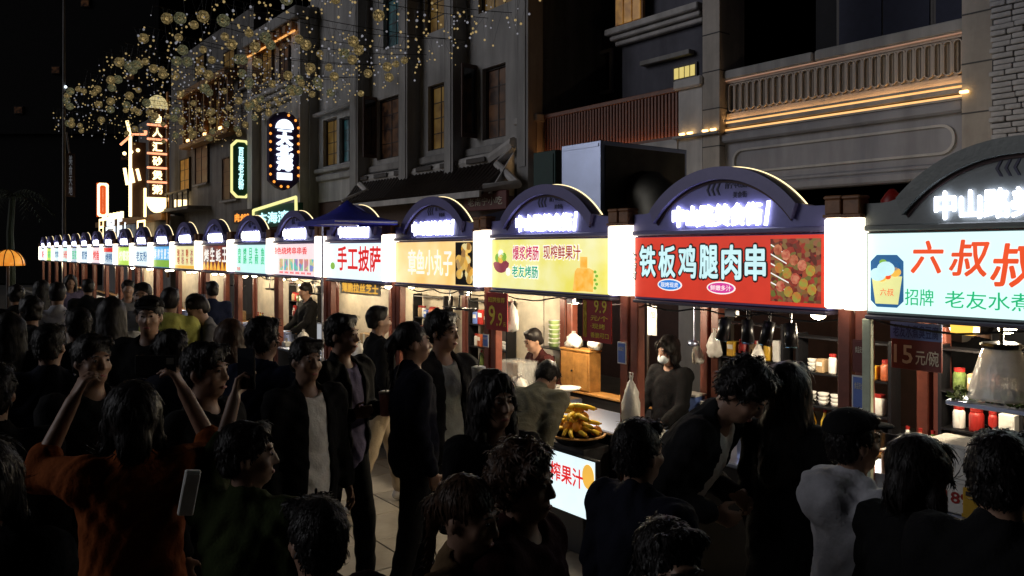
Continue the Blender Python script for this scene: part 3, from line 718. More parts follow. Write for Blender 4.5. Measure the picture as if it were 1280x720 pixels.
for i in range(5):
    z0 = 2.46 - .065*i; MB().prism([(xa+.005, z0), (xa+.005, z0+.009), (xa+.12+.008*i, z0-.055), (xa+.12+.008*i, z0-.063)], -.0125, -.0105).build('printed_stick', 'ink_white', sB)
for r_ in range(3):
    for i in range(5):
        cx = xa+.06+.062*i+.01*r_; cz = 2.43-.125*r_-.035*i
        if cx < xb-.03 and cz > 2.10: ell(cx, cz, .034, .038, -.0135-.0006*i, -.0105, 9).build('printed_meat', random.choice(['ink_meat', 'ink_meat2', 'ink_pepper']), sB)
# C: sausages and juice
face(1, 'face_yellow'); sC = STALL[1]
TX(1, '爆浆烤肠', 'ink_white', 641, 675, 306, 327, bold=.07, y=-.0095, depth=.002, name='character_outline'); TX(1, '爆浆烤肠', 'ink_magenta', 642, 674, 307.5, 325.5, bold=.02, y=-.0125, depth=.002)
TX(1, '现榨鲜果汁', 'ink_white', 679, 727, 305, 326, bold=.07, y=-.0095, depth=.002, name='character_outline'); TX(1, '现榨鲜果汁', 'ink_brown', 680, 726, 306.5, 324.5, bold=.02, y=-.0125, depth=.002)
TX(1, '老友烤肠', 'ink_white', 640, 674, 331, 349, bold=.07, y=-.0095, depth=.002, name='character_outline'); TX(1, '老友烤肠', 'ink_teal', 641, 673, 332.5, 347.5, bold=.02, y=-.0125, depth=.002)
cx, cz = SX(1, 627), Z(627, 329, 0)
MB().prism([(cx+.13*math.cos(R(t)), cz+.10*math.sin(R(t))) for t in range(180, 361, 15)] + [(cx+.07, cz+.03), (cx-.05, cz+.02)], -.010, -.0065).build('printed_fruit', 'ink_purple', sC)
for dx, dz, m_ in ((-.05, .05, 'ink_leaf'), (.0, .09, 'ink_white'), (.05, .06, 'ink_leaf'), (.0, .04, 'ink_gold')): ell(cx+dx, cz+dz, .045, .045, -.0135, -.0105, 10).build('printed_topping', m_, sC)
ell(SX(1, 636), Z(636, 340, 0), .035, .04, -.0135, -.0065, 14).build('printed_badge', 'ink_white', sC)
xa, xb = SX(1, 716), SX(1, 745)
MB().prism([(xa, 2.065), (xb-.04, 2.065), (xb-.03, 2.25), (xb-.08, 2.27), (xa+.06, 2.27), (xa+.03, 2.24)], -.010, -.0065).build('printed_mug', 'ink_juice', sC)
MB().box(xa+.10, xa+.19, -.010, -.0065, 2.272, 2.37).build('printed_pulp', 'ink_juice', sC)
for i in range(5): ell(xb-.01+.02*(i % 2), 2.10+.035*i, .02, .014, -.0125, -.0105, 8).build('printed_leaf', 'ink_leaf', sC)
# D: golden balls
face(2, 'face_orange'); sD = STALL[2]
TX(2, '章鱼小丸子', 'ink_white', 511, 566, 311, 344, bold=.02)
xa, xb = SX(2, 570), .84
MB().box(xa, xb, -.010, -.0065, 2.06, 2.52).build('picture_panel', 'ink_black', sD)
for i in range(16): ell(xa+.06+random.random()*(xb-xa-.12), 2.10+.36*random.random(), .06, .055, -.0125-.0004*i, -.0105, 12).build('printed_ball', 'ink_golden', sD)
# E: hand made pizza
face(3, 'face_white'); TX(3, '手工披萨', 'ink_red', 423, 477, 307, 339, bold=.03)
ell(SX(3, 417), Z(417, 332, 0), .07, .05, -.010, -.0065).build('printed_pizza', 'ink_leaf', STALL[3])
# F..
face(4, 'face_pink'); TX(4, '特色烧烤串串香', 'ink_red', 342, 386, 309, 318, bold=.02)
for i in range(7): MB().box(-.62+.2*i, -.47+.2*i, -.010, -.0065, 2.12, 2.30).build('printed_dish', 'ink_pics', STALL[4])
for i in range(6): text('串串香', 'ink_red', -.62+.22*i, -.47+.22*i, 2.07, 2.105, -.011, STALL[4])
face(5, 'face_mint')
for i, c in enumerate(('肉蛋', '烤肠', '日式', '生煎', '鱼皮')): text(c, 'ink_green', -.66+.29*i, -.49+.29*i, 2.20, 2.48, -.011, STALL[5], vertical=True, bold=.03)
text('特价', 'ink_red', -.7, -.52, 2.07, 2.14, -.011, STALL[5])
face(6, 'face_night')
for i, c in enumerate('烤生蚝王'): text(c, 'ink_white', -.70+.38*i, -.40+.38*i, 2.22, 2.47+.03*(i % 2), -.011, STALL[6], bold=.03)
for i in range(7): MB().prism([(-.8+.23*i, 2.06), (-.6+.23*i, 2.06), (-.64+.23*i, 2.14), (-.70+.23*i, 2.22+.03*(i % 3)), (-.78+.23*i, 2.13)], -.010, -.0065).build('printed_flame', 'ink_flame', STALL[6])
face(7, 'face_cream')
for i, c in enumerate(('酸嘢', '凉粉', '糖水', '冰粉')): text(c, 'ink_purple' if i % 2 else 'ink_brown', -.62+.34*i, -.42+.34*i, 2.14, 2.47, -.011, STALL[7], vertical=True, bold=.02)
MB().box(-.84, .84, -.010, -.0065, 2.055, 2.12).build('printed_band', 'ink_gold', STALL[7])
face(8, 'face_blue'); MB().box(-.845, .845, -.010, -.0065, 2.055, 2.22).build('printed_band', 'ink_leaf', STALL[8])
for i, c in enumerate('鲜榨甘蔗汁'): text(c, 'ink_white', -.72+.3*i, -.52+.3*i, 2.24, 2.48, -.011, STALL[8], bold=.02)
face(9, 'face_white'); text('老友粉', 'ink_deepblue', -.6, .6, 2.16, 2.42, -.011, STALL[9], bold=.02)
face(10, 'face_lime'); text('柠檬茶', 'ink_white', -.6, .6, 2.16, 2.44, -.011, STALL[10], bold=.03)
face(11, 'face_grey'); MB().box(-.845, .845, -.010, -.0065, 2.40, 2.525).build('printed_band', 'ink_red', STALL[11]); text('烤鸭', 'ink_deepblue', -.5, .5, 2.12, 2.36, -.011, STALL[11], bold=.02)
for k in range(12, 19): face(k, ['face_pink', 'face_white', 'face_grey', 'face_mint', 'face_cyan', 'face_lime', 'face_white'][k-12]); text(['烤鱼', '煎饼', '豆花', '米粉', '炸鸡', '凉茶', '粽子'][k-12], ['ink_red', 'ink_deepblue', 'ink_green'][k % 3], -.5, .5, 2.14, 2.44, -.011, STALL[k], bold=.03)
# ------------------------------------------------------------------ buildings behind the row (frame of the row: x along, y back, z up)
def bld(name, label, cat, D, group=None): return thing(name, label, cat, 0, D, 0, group)
def window(parent, D, px0, px1, py0, py1, glass, cols=2, rows=3, depth=.14, y=0, sill=True, tt=.05):
    """a framed casement filling the given opening: frame part > panes and bars"""
    xm = (px0+px1)/2
    x0, x1, z0, z1 = A(px0, D), A(px1, D), Z(xm, py1, D), Z(xm, py0, D)
    f = MB()
    f.box(x0, x0+tt, y-.05, y+.03, z0, z1).box(x1-tt, x1, y-.05, y+.03, z0, z1).box(x0+tt, x1-tt, y-.05, y+.03, z1-tt, z1).box(x0+tt, x1-tt, y-.05, y+.03, z0, z0+tt)
    fo = f.build('window', 'frame_dark', parent)
    w = (x1-x0-2*tt)/cols; hh = (z1-z0-2*tt)/rows
    for i in range(cols):
        for j in range(rows):
            MB().box(x0+tt+w*i+.012, x0+tt+w*(i+1)-.012, y-.012, y+.0, z0+tt+hh*j+.012, z0+tt+hh*(j+1)-.012).build('pane', glass, fo)
    b = MB()
    for i in range(1, cols): b.box(x0+tt+w*i-.012, x0+tt+w*i+.012, y-.03, y+.01, z0+tt, z1-tt)
    for j in range(1, rows):
        for i in range(cols): b.box(x0+tt+w*i+.012, x0+tt+w*(i+1)-.012, y-.025, y+.005, z0+tt+hh*j-.012, z0+tt+hh*j+.012)
    b.build('glazing_bar', 'frame_dark', fo)
    if sill: MB().box(x0-.06, x1+.06, y-.14, y-.052, z0-.08, z0-.005, .01).build('window_sill', 'pilaster', parent)
    return x0, x1, z0, z1
def wall_with_holes(parent, x0, x1, z0, z1, holes, m, y0=0, y1=.3, name='wall'):
    """a facade slab built round its openings so that every window is a real hole"""
    xs = sorted({x0, x1, *[h[0] for h in holes], *[h[1] for h in holes]}); mb = MB()
    for a, b in zip(xs, xs[1:]):
        c = (a+b)/2; cols = sorted([(h[2], h[3]) for h in holes if h[0] < c < h[1]]); z = z0
        for h0, h1 in cols:
            if h0 > z: mb.box(a, b, y0, y1, z, h0)
            z = max(z, h1)
        if z < z1: mb.box(a, b, y0, y1, z, z1)
    return mb.build(name, m, parent)
D6 = 6.0
# --- the arcade house on the right with a pierced balcony
b = bld('arcade_house', 'stone arcade house at right with pierced balcony, gold light lines and blank fascia panel', 'building', D6)
xl, xr = A(908, D6), A(1209, D6)
zc = lambda px, py: Z(px, py, D6)
ZT, ZR0, ZS1, ZS0, ZL1, ZL0, ZF0 = zc(960, 78), zc(960, 89), zc(960, 98), zc(960, 131), zc(960, 143), zc(960, 156), zc(960, 238)
MB().box(A(886, D6), A(1420, D6), .22, .5, 0, ZF0-.3).build('shop_front', 'shop_wood', b)
MB().box(A(860, D6), xr+.9, -.02, .4, ZF0, ZL0-.05).build('fascia', 'fascia', b)
MB().box(A(860, D6), xr, -.10, -.022, ZF0-.02, ZF0+.12, .03).box(A(860, D6), xr, -.07, -.022, ZF0+.122, ZF0+.19, .02).build('cornice', 'fascia', b)
MB().box(A(905, D6), xr, -.12, -.022, ZL0-.21, ZL0-.06, .03).build('cornice', 'fascia', b)
px0, px1 = A(918, D6), A(1196, D6); q = .16
def rr(x0, x1, z0, z1, r, n=5):
    o = []
    for cx, cz, a0 in ((x1-r, z0+r, -90), (x1-r, z1-r, 0), (x0+r, z1-r, 90), (x0+r, z0+r, 180)):
        o += [(cx+r*math.cos(R(a0+90*i/n)), cz+r*math.sin(R(a0+90*i/n))) for i in range(n+1)]
    return o
zf0, zf1 = ZF0+.30, ZL0-.33
o_, i_ = rr(px0, px1, zf0, zf1, .18), rr(px0+.035, px1-.035, zf0+.035, zf1-.035, .15)
MB().band(o_+o_[:1], i_+i_[:1], -.055, -.022).build('panel_moulding', 'stone_pale', b)
MB().box(xl, xr, -.06, .3, ZL0-.045, ZL0-.015).box(xl, xr, -.02, .3, ZL0+.05, ZL1-.05).build('balcony_ledge', 'stone_warm', b)
MB().box(xl, xr, -.03, -.005, ZL0-.012, ZL0+.020).build('led_strip', 'led_gold', b); MB().box(xl, xr, -.012, .01, ZL1-.048, ZL1-.020).build('led_strip', 'led_gold', b)
MB().box(xl, xr, -.052, -.042, ZL1-.010, ZL1-.002).build('added_wash_strip', glow('led_added_wash', (1, .55, .2), 11, sample=True), b); MB().box(xl, xr, -.066, -.056, ZL1-.022, ZL1+.006).box(xl, xr, -.055, -.001, ZL1-.018, ZL1-.0115).build('strip_hiding_lip', 'stone_warm', b)  # added strip, hidden by an added lip, to wash the balcony wall
MB().box(xl, xr, .0, .16, ZL1-.015, ZS0-.04).build('balcony_wall', 'stone_balcony', b)
MB().box(xl, xr, .0, .16, ZS1+.04, ZR0-.02).build('balcony_wall', 'stone_balcony', b)
MB().box(xl, xr, -.035, -.005, ZR0-.035, ZR0-.02).build('led_strip', glow('led_faint', (1, .55, .35), .22), b)
MB().box(xl, A(1018, D6), -.07, .22, ZR0-.015, ZT, .02).box(A(1021, D6), xr, -.07, .22, ZR0-.015, ZT+.01, .02).build('handrail', 'wall_grey', b)
NS = 30; pitch = (xr-xl-.1)/NS
bm_ = MB().box(-.055, .055, .02, .14, 0, ZS1-ZS0+.078); bme = bpy.data.meshes.new('baluster'); bme.from_pydata(bm_.v, [], bm_.f)
ro, ri = rr(-.06, .06, .02, ZS1-ZS0+.06, .059), rr(-.042, .042, .038, ZS1-ZS0+.042, .041)
rm = MB().band(ro+ro[:1], ri+ri[:1], -.022, .02); rme = bpy.data.meshes.new('slot_rim'); rme.from_pydata(rm.v, [], rm.f)
for i in range(NS):
    x = xl+.05+pitch*(i+.5)
    link('slot_rim', rme, 'stone_balcony', b, (x, 0, ZS0-.039)); 
    if i: link('baluster', bme, 'stone_balcony', b, (x-pitch/2, 0, ZS0-.039))
for x0, x1, lab in ((A(886, D6), A(907, D6), None), (xr+.005, A(1247, D6), None)):
    MB().box(x0, x1, -.16, .5, 0, 9.5).build('pillar', 'stone_warm', b)
    for z in np.arange(2.9, 9.4, .62): MB().box(x0-.004, x1+.004, -.166, .1, z, z+.018).build('stone_joint', 'mortar', b)
MB().box(A(855, D6), A(884.5, D6), -.14, .4, 0, zc(870, 112)).build('pillar', 'stone_pale', b)
MB().box(A(851, D6), A(888, D6)-.02, -.22, .46, zc(870, 112)+.003, zc(870, 99), .03).build('pillar_cap', 'stone_pale', b)
MB().box(A(851, D6), A(909, D6), -.24, -.17, ZL0-.06, ZL0-.01, .01).build('ledge', 'wall_grey', b)
for px in (862, 872, 891, 901, 1214): # up-lights at the pillar feet
    x = A(px, D6); MB().box(x-.05, x+.05, -.225, -.175, ZL0+.0, ZL0+.035, .006).build('uplight', 'led_up', b)
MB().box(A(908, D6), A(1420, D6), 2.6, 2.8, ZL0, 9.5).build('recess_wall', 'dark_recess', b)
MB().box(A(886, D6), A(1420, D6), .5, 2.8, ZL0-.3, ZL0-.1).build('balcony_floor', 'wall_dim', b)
for u0, u1 in ((1045, 1098), (1100, 1158), (1166, 1205)):
    x0, x1 = A(u0, 8.4), A(u1, 8.4); f = MB().box(x0-.06, x1+.06, 2.52, 2.596, ZL0+.1, 8.5).build('balcony_window', 'frame_dark', b); MB().box(x0, x1, 2.50, 2.516, ZL0+.2, 8.4).build('pane', 'glass_navy', f) if 'glass_navy' in M else MB().box(x0, x1, 2.50, 2.516, ZL0+.2, 8.4).build('pane', mat('glass_navy', (.02, .025, .06), .55, bump=.03, spec=.2), f)
# thin-brick wall at the far right edge
b = bld('brick_wall', 'rough grey thin brick wall cut by the right edge, beside the warm stone pillar', 'wall', D6)
x0 = A(1249, D6); MB().box(x0, x0+3, -.20, .5, 0, 9.5).build('backing', 'mortar', b)
br = []
for i in range(4):
    w = (.20, .26, .17, .23)[i]; m_ = MB().box(0, w, -.235-.012*(i % 3), -.201, 0, .058, .006); me = bpy.data.meshes.new('brick'); me.from_pydata(m_.v, [], m_.f); me.materials.append(M['brick']); br.append((w, me))
nb = 0
z = Z(1262, 176, D6)
while z < Z(1262, -6, D6):
    x = x0 + random.uniform(-.02, .03)
    while x < x0+.62:
        w, me = random.choice(br); link('brick', me, None, b, (x, random.uniform(-.01, .008), z+random.uniform(-.004, .004))); x += w+.012; nb += 1
    z += .07
MB().box(x0-.02, x0+3, -.3, -.201, Z(1262, 181, D6), Z(1262, 177, D6)).build('ledge', 'stone_warm', b)
# --- slatted terrace railing, its wall and pillar
b = bld('slat_railing', 'brown vertical slat railing on the terrace, warmly lit from its foot', 'railing', D6)
xa, xb = A(681, D6), A(853, D6); z0, z1 = ZL0+.02, Z(760, 133, D6)
n = 46; sm = MB().box(-.024, .024, -.02, .02, 0, z1-z0, .004); me = bpy.data.meshes.new('slat'); me.from_pydata(sm.v, [], sm.f)
for i in range(n): link('slat', me, 'slat_wood', b, (xa+(xb-xa)*(i+.5)/n, random.uniform(-.003, .003), z0))
MB().box(xa, xb, -.04, .05, z1+.003, z1+.09, .01).build('top_rail', 'slat_wood', b); MB().box(xa, xb, .03, .06, z0-.02, z1).build('back_board', 'slat_wood', b)
MB().box(xa, xb, -.10, -.075, z0-.055, z0-.035).build('led_strip', glow('led_low', (1, .42, .12), 5, sample=True), b); MB().box(xa, xb, -.15, -.135, z0-.058, z0-.005).build('lip', 'slat_wood', b)
b = bld('terrace_wall', 'pale stone terrace wall and corner pillar under the slat railing', 'wall', D6)
MB().box(A(656, D6), A(854, D6), -.16, .3, 2.7, z0-.06).build('wall', 'stone_pale', b)
MB().box(A(656, D6), A(679, D6), -.18, .2, z0-.058, Z(668, 155, D6)).build('pillar', 'stone_pale', b)
MB().box(A(652, D6), A(682, D6)-.01, -.24, .26, Z(668, 155, D6)+.003, Z(668, 146, D6), .02).build('pillar_cap', 'stone_pale', b)
MB().box(A(656, D6), A(854, D6), .1, .3, 0, 2.7).build('shop_front', 'shop_wood', b)
for px in (662, 672): MB().box(A(px, D6)-.05, A(px, D6)+.05, -.25, -.185, z0-.045, z0-.01).build('uplight', 'led_up', b)
# --- set-back dark house above the terrace
DB = 8.2
b = bld('set_back_house', 'dark navy house set back behind the terrace, with pale moulded ledge and gold curtain window', 'building', DB)
hole = (A(703, DB), A(764, DB), Z(733, 119, DB), Z(733, 74, DB))
wall_with_holes(b, A(640, DB), A(905, DB), ZL0-.3, 13, [hole], 'wall_navy')
x0, x1, za, zb = hole
MB().box(x0-.08, x0, -.07, .05, za-.08, zb+.08).box(x1, x1+.08, -.07, .05, za-.08, zb+.08).box(x0, x1, -.07, .05, zb, zb+.08).box(x0, x1, -.07, .05, za-.08, za).build('window_surround', 'stone_pale', b)
window(b, DB, 703.5, 763.5, 75, 118.5, 'glass_dark', 2, 1, y=.15, sill=False)
MB().box(A(660, DB), A(905, DB), -2.1, .0, ZL0-.3, ZL0-.15).build('terrace_floor', 'wall_dim', b)
xa, xb = A(778, 7.3), A(884, 7.3)
MB().box(xa, xb, -.9, -.002, 4.95, 13).build('bay_wall', 'wall_navy', b)
ze = Z(830, 36, 7.3)
for i, (dy, dz) in enumerate(((-.30, .14), (-.22, .10), (-.14, .10))):
    MB().box(xa-.25+.08*i, xb, -.9+dy, -.902, ze+.10-i*.11, ze+.10-i*.11+dz-.005, .02).build('moulding', 'stone_pale', b)
MB().box(A(806, 7.3), A(868, 7.3), -1.06, -.902, Z(838, 76, 7.3), Z(838, 70, 7.3), .01).build('ledge', 'pilaster', b)
fr = MB().box(A(769, 7.06), A(803, 7.06), -1.14, -1.06, Z(786, 37, 7.2)+.0, 12).build('window', 'gold_paint', b)
for i in range(3): MB().box(A(770, 7.06)+(A(802, 7.06)-A(770, 7.06))*i/3+.02, A(770, 7.06)+(A(802, 7.06)-A(770, 7.06))*(i+1)/3-.02, -1.17, -1.144, Z(786, 37, 7.2)+.1, 11.5).build('curtain', 'curtain_gold', fr)
x0, x1, za, zb = A(842, 7.25), A(869, 7.25), Z(855, 98, 7.25), Z(855, 82, 7.25)
fr = MB().box(x0-.03, x1+.03, -.94, -.902, za-.03, zb+.03).build('lit_sign', 'frame_dark', b)  # amber panes stand in for small lit yellow letters
for i in range(4): MB().box(x0+(x1-x0)*i/4+.015, x0+(x1-x0)*(i+1)/4-.015, -.955, -.942, za+.02, zb-.02).build('pane', 'neon_amber', fr)
# --- main grey facade on the left of the terrace
b = bld('grey_shophouse', 'long grey shophouse with pilasters, tall dark casements and a gold lit window', 'building', D6)
wins = [((471, 498, 122, 198), 'win_dim', 2), ((535, 557, 105, 187), 'win_gold', 2), ((603, 632, 82, 173), 'win_dim', 2), ((479, 501, -6, 58), 'win_teal', 2), ((531, 561, -40, 38), 'win_gold', 3), ((598, 641, -80, 9), 'win_gold', 3),
        ((404, 421, 148, 207), 'win_gold', 2), ((424, 438, 146, 203), 'win_teal', 2)]
holes = []
for (u0, u1, v0, v1), g_, c_ in wins:
    m_ = (u0+u1)/2; holes.append((A(u0, D6), A(u1, D6), Z(m_, v1, D6), Z(m_, v0, D6)))
wall_with_holes(b, A(388, D6), A(660, D6), 4.0, 13.5, holes, 'wall_grey')
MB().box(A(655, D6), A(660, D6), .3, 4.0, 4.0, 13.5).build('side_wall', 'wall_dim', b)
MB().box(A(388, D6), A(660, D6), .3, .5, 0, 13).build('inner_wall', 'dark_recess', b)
for (w_, g_, c_) in wins: window(b, D6, *w_, g_, c_, 4, y=.16, sill=w_[2] > 60)
for px, side in ((470, -1), (595, -1)):      # casement sashes standing open
    h_ = (122, 198) if px == 470 else (82, 173)
    x0 = A(px+.5, D6); s_ = MB().box(x0-.02, x0+.02, -.42, -.0, Z(px, h_[1], D6), Z(px, h_[0], D6)).build('open_sash', 'shop_wood', b)
    MB().box(x0+.022, x0+.028, -.37, -.05, Z(px, h_[1], D6)+.1, Z(px, h_[0], D6)-.1).build('pane', 'glass_dark', s_)
DP = 5.6
for u0, u1 in ((437, 447), (498, 509), (555, 566), (646, 660)):
    x0, x1 = A(u0, DP), A(u1, DP); MB().box(x0, x1, -.4, -.001, 3.6, 13.4).build('pilaster', 'pilaster', b)
    MB().box(x0+.08, x1-.08, -.42, -.402, 4.2, 13.3).build('pilaster_panel', 'wall_grey', b)
MB().box(A(388, D6), A(646, D6), -.10, -.003, Z(470, 212, D6)-.1, Z(470, 212, D6)+.1, .03).build('string_course', 'pilaster', b)
MB().box(A(396, D6), A(446, D6), -.16, -.003, Z(420, 214, D6), Z(420, 208, D6), .03).build('string_course', 'pilaster', b)
MB().box(A(396, D6), A(446, D6), -.22, -.003, Z(420, 141, D6), Z(420, 136, D6), .03).build('window_hood', 'pilaster', b)
MB().box(A(388, D6), A(650, D6), .05, .28, 0, 3.99).build('shop_front', 'shop_wood', b)
# --- paler house with cornice further left
D5 = 5.7
b = bld('cornice_house', 'pale narrow house with stepped cornice behind the white lettered hanging sign', 'building', D5)
wall_with_holes(b, A(318, D5), A(387, D5), 3.4, Z(352, 28, D5), [], 'wall_grey')
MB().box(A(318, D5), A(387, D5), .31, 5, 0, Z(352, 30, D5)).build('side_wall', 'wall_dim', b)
for u0, u1 in ((319, 325), (375, 386)): MB().box(A(u0, D5), A(u1, D5), -.3, -.002, 2.5, Z(352, 45, D5)).build('pilaster', 'stone_pale', b)
zz = Z(350, 118, D5)
for i, (o, h_) in enumerate(((.42, .13), (.30, .16), (.18, .14))): MB().box(A(316, D5)-.1, A(375, D5), -o, -.003, zz-.17*i, zz-.17*i+h_, .03).build('cornice', 'stone_pale', b)
MB().box(A(318, D5), A(387, D5), -.5, .4, Z(352, 44, D5), Z(352, 30, D5), .03).build('eave', 'pilaster', b)
for i in range(8): MB().box(A(322+8*i, D5), A(326+8*i, D5), -.48, -.02, Z(352, 46, D5)-.28, Z(352, 46, D5)-.02, .02).build('eave_bracket', 'gold_paint', b)
MB().box(A(318, D5), A(384, D5), -.44, -.40, Z(352, 46, D5)-.36, Z(352, 46, D5)-.31).build('led_strip', glow('led_eave', (1, .45, .12), 1.2, sample=True), b)
window(b, D5, 330, 343, 60, 104, 'win_gold', 2, 3, y=-.05); window(b, D5, 352, 364, 60, 104, 'win_dim', 2, 3, y=-.05)
MB().box(A(318, D5), A(386, D5), -.1, .2, 0, 3.3).build('shop_front', 'shop_wood', b)
# --- far houses
b = bld('balcony_house', 'dark far house with gold framed bay windows, lit yellow room and small balcony', 'building', 5.8)
D8 = 5.8
wall_with_holes(b, A(214, D8), A(317, D8), 0, Z(270, 40, D8), [], 'wall_dim')
MB().box(A(214, D8), A(317, D8), .31, 6, 0, Z(270, 45, D8)).build('side_wall', 'wall_dim', b)
for u0, u1, v0, v1, g_ in ((227, 239, 198, 240, 'curtain_gold'), (246, 258, 70, 96, 'win_gold'), (263, 276, 125, 165, 'win_gold'), (282, 296, 62, 100, 'win_gold'), (280, 300, 195, 250, 'win_dim'), (246, 262, 180, 230, 'win_dim'), (300, 314, 70, 110, 'win_dim')):
    window(b, D8, u0, u1, v0, v1, g_, 2, 3, y=-.05)
x0, x1 = A(243, D8), A(300, D8)
for i in range(7): MB().box(x0+(x1-x0)*i/6-.06, x0+(x1-x0)*i/6+.06, -.5, -.3, Z(270, 172, D8), Z(270, 112, D8)).build('bay_post', 'gold_paint', b)
MB().box(x0-.3, x1+.3, -.6, -.1, Z(270, 178, D8), Z(270, 172, D8)-.003, .03).build('bay_ledge', 'gold_paint', b); MB().box(x0-.3, x1+.3, -.7, -.1, Z(270, 112, D8)+.003, Z(270, 104, D8), .03).build('bay_roof', 'gold_paint', b)
for u in (250, 272, 292): MB().box(A(u, D8)-.15, A(u, D8)+.15, -.56, -.51, Z(270, 171, D8), Z(270, 171, D8)+.1).build('uplight', 'led_up', b)
x0, x1 = A(218, D8), A(264, D8)
MB().box(x0, x1, -1.0, -.003, Z(240, 265, D8), Z(240, 261, D8)).build('balcony_floor', 'wall_dim', b)
MB().tube([(x0, -.97, Z(240, 243, D8)), (x1, -.97, Z(240, 243, D8))], .05, 6).build('balcony_rail', 'frame_dark', b)
for i in range(8): MB().box(x0+(x1-x0)*i/7-.03, x0+(x1-x0)*i/7+.03, -1.0, -.94, Z(240, 261, D8), Z(240, 243, D8)).build('baluster', 'frame_dark', b)
for u in (227, 235): MB().box(A(u, D8)-.12, A(u, D8)+.12, -.3, -.06, Z(u, 261, D8)+.05, Z(u, 250, D8)).build('lantern', 'neon_cream', b)
b = bld('corner_house', 'lowest dark house at the far end with small gold lamps along its ledge', 'building', 5.2)
D9 = 5.2
MB().box(A(128, D9), A(213, D9), 0, 6, 0, Z(160, 277, D9)).build('wall', 'wall_dim', b)
MB().box(A(150, D9), A(213, D9), 1.0, 6, Z(160, 277, D9), Z(190, 130, D9)).build('tower_wall', 'wall_dim', b)
MB().box(A(128, D9), A(213, D9), -.4, -.003, Z(160, 281, D9), Z(160, 274, D9)).build('ledge', 'gold_paint', b)
for i in range(6): MB().box(A(136+4.6*i, D9)-.1, A(136+4.6*i, D9)+.1, -.35, -.2, Z(150, 274, D9)+.003, Z(150, 266, D9)).build('ledge_lamp', 'neon_cream', b)
for c, u0, u1, v0 in (('日', 133, 139, 274), ('昌', 142, 154, 272), ('E', 157, 163, 273), ('L', 166, 170, 278), ('日', 182, 193, 276)):
    text(c, 'neon_white' if c != '日' else 'neon_cream', A(u0, D9), A(u1, D9), Z(u0, 297, D9), Z(u0, v0, D9), -.42, b, bold=.03, name='lit_lettering')
# --- Chinese tiled porch roof
b = bld('porch_roof', 'dark tiled porch roof with pale ridge band and upturned right end, above the navy shade', 'roof', 4.6)
DE, DR = 4.6, 5.85
xe0, xe1 = A(428, DE), A(604, DE); ze = Z(510, 248, DE); xr0, xr1 = A(447, DR), A(640, DR); zr = Z(540, 216, DR)
dy = DR-DE
MB().add([(xe0, 0, ze), (xe1, 0, ze), (xr1, dy, zr), (xr0, dy, zr), (xe0, 0, ze-.07), (xe1, 0, ze-.07), (xr1, dy, zr-.12), (xr0, dy, zr-.12)], [(0, 1, 2, 3), (7, 6, 5, 4), (0, 4, 5, 1), (1, 5, 6, 2), (2, 6, 7, 3), (3, 7, 4, 0)]).build('roof_deck', 'roof_tile', b)
nt_ = 44
for i in range(nt_):
    u = (i+.5)/nt_; p = Vector((xe0+(xe1-xe0)*u, -.02, ze+.035)); q_ = Vector((xr0+(xr1-xr0)*u, dy, zr+.035)); mid = (p+q_)/2 + Vector((0, 0, -.04))
    MB().tube([p, mid, q_], .05, 6).build('roof_tile_row', 'roof_tile', b)
MB().box(xe0, xe1, -.10, -.045, ze-.13, ze+.0).build('eave_board', 'stone_pale', b)
MB().tube([(xr0, dy, zr+.08), (xr0+(xr1-xr0)*.5, dy, zr+.05), (xr1-.7, dy, zr+.12), (xr1+.1, dy, zr+.38)], .15, 8).build('ridge', 'stone_pale', b)
for i in range(6): x = xr0+(xr1-xr0)*(i+.5)/6.5; MB().box(x-.38, x+.38, dy-.19, dy-.152, zr+.04, zr+.16, .01).build('ridge_panel', 'frame_dark', b)
MB().tube([(xe1, .0, ze+.05), (xe1+.5, dy*.4, ze+.12), (xr1-.2, dy*.8, zr-.08), (xr1+.08, dy, zr+.3)], .09, 8).build('hip_ridge', 'stone_pale', b)
MB().tube([(xe0, 0, ze+.08), (xe0+.2, dy*.5, (ze+zr)/2), (xr0, dy, zr+.05)], .09, 8).build('hip_ridge', 'stone_pale', b)
MB().add([(xe1+.1, .05, ze-.06), (xr1+.05, dy, ze-.06), (xr1+.05, dy, zr+.2), (xe1+.14, .05, ze-.06), (xr1+.09, dy, ze-.06), (xr1+.09, dy, zr+.2)], [(0, 1, 2), (5, 4, 3), (0, 3, 4, 1), (1, 4, 5, 2), (2, 5, 3, 0)]).build('gable_end', 'stone_pale', b)
MB().box(xe0+.2, xe1, .5, .8, 0, ze-.08).build('shop_front', 'shop_wood', b)
sb = MB().box(A(585, 4.9), A(638, 4.9), .2, .27, Z(611, 263, 4.9), Z(611, 240, 4.9), .01).build('name_board', 'maroon_board', b)
text('老南宁小吃', 'pale_ink', A(590, 4.9), A(633, 4.9), Z(611, 257, 4.9), Z(611, 247, 4.9), .192, b, name='lettering')
# ------------------------------------------------------------------ hanging and standing signs
def side_sign(name, label, cat, px0, px1, py0, py1, D):
    """a sign standing out from the facade, its face looking down the row; returns thing, width, z0, z1"""
    a = A(px1, D); lo_, hi_ = 0, 4.0
    for _ in range(40):
        m_ = (lo_+hi_)/2
        if PX(a, D-m_) < px0: hi_ = m_
        else: lo_ = m_
    w = (lo_+hi_)/2; Dm = D-w/2
    t = thing(name, label, cat, a, D, 0, rz=R(90)); Y_ = Wd(a, Dm)[1]
    return t, w, H+(314-py1)*Y_/1000, H+(314-py0)*Y_/1000      # local x from -w to 0
def octo(x0, x1, z0, z1, c): return [(x0+c, z0), (x1-c, z0), (x1, z0+c), (x1, z1-c), (x1-c, z1), (x0+c, z1), (x0, z1-c), (x0, z0+c)]
t, w, z0, z1 = side_sign('hanging_sign', 'tall green eight sided sign with yellow outline and pale upright characters', 'sign', 288, 313, 176, 247, 5.6)
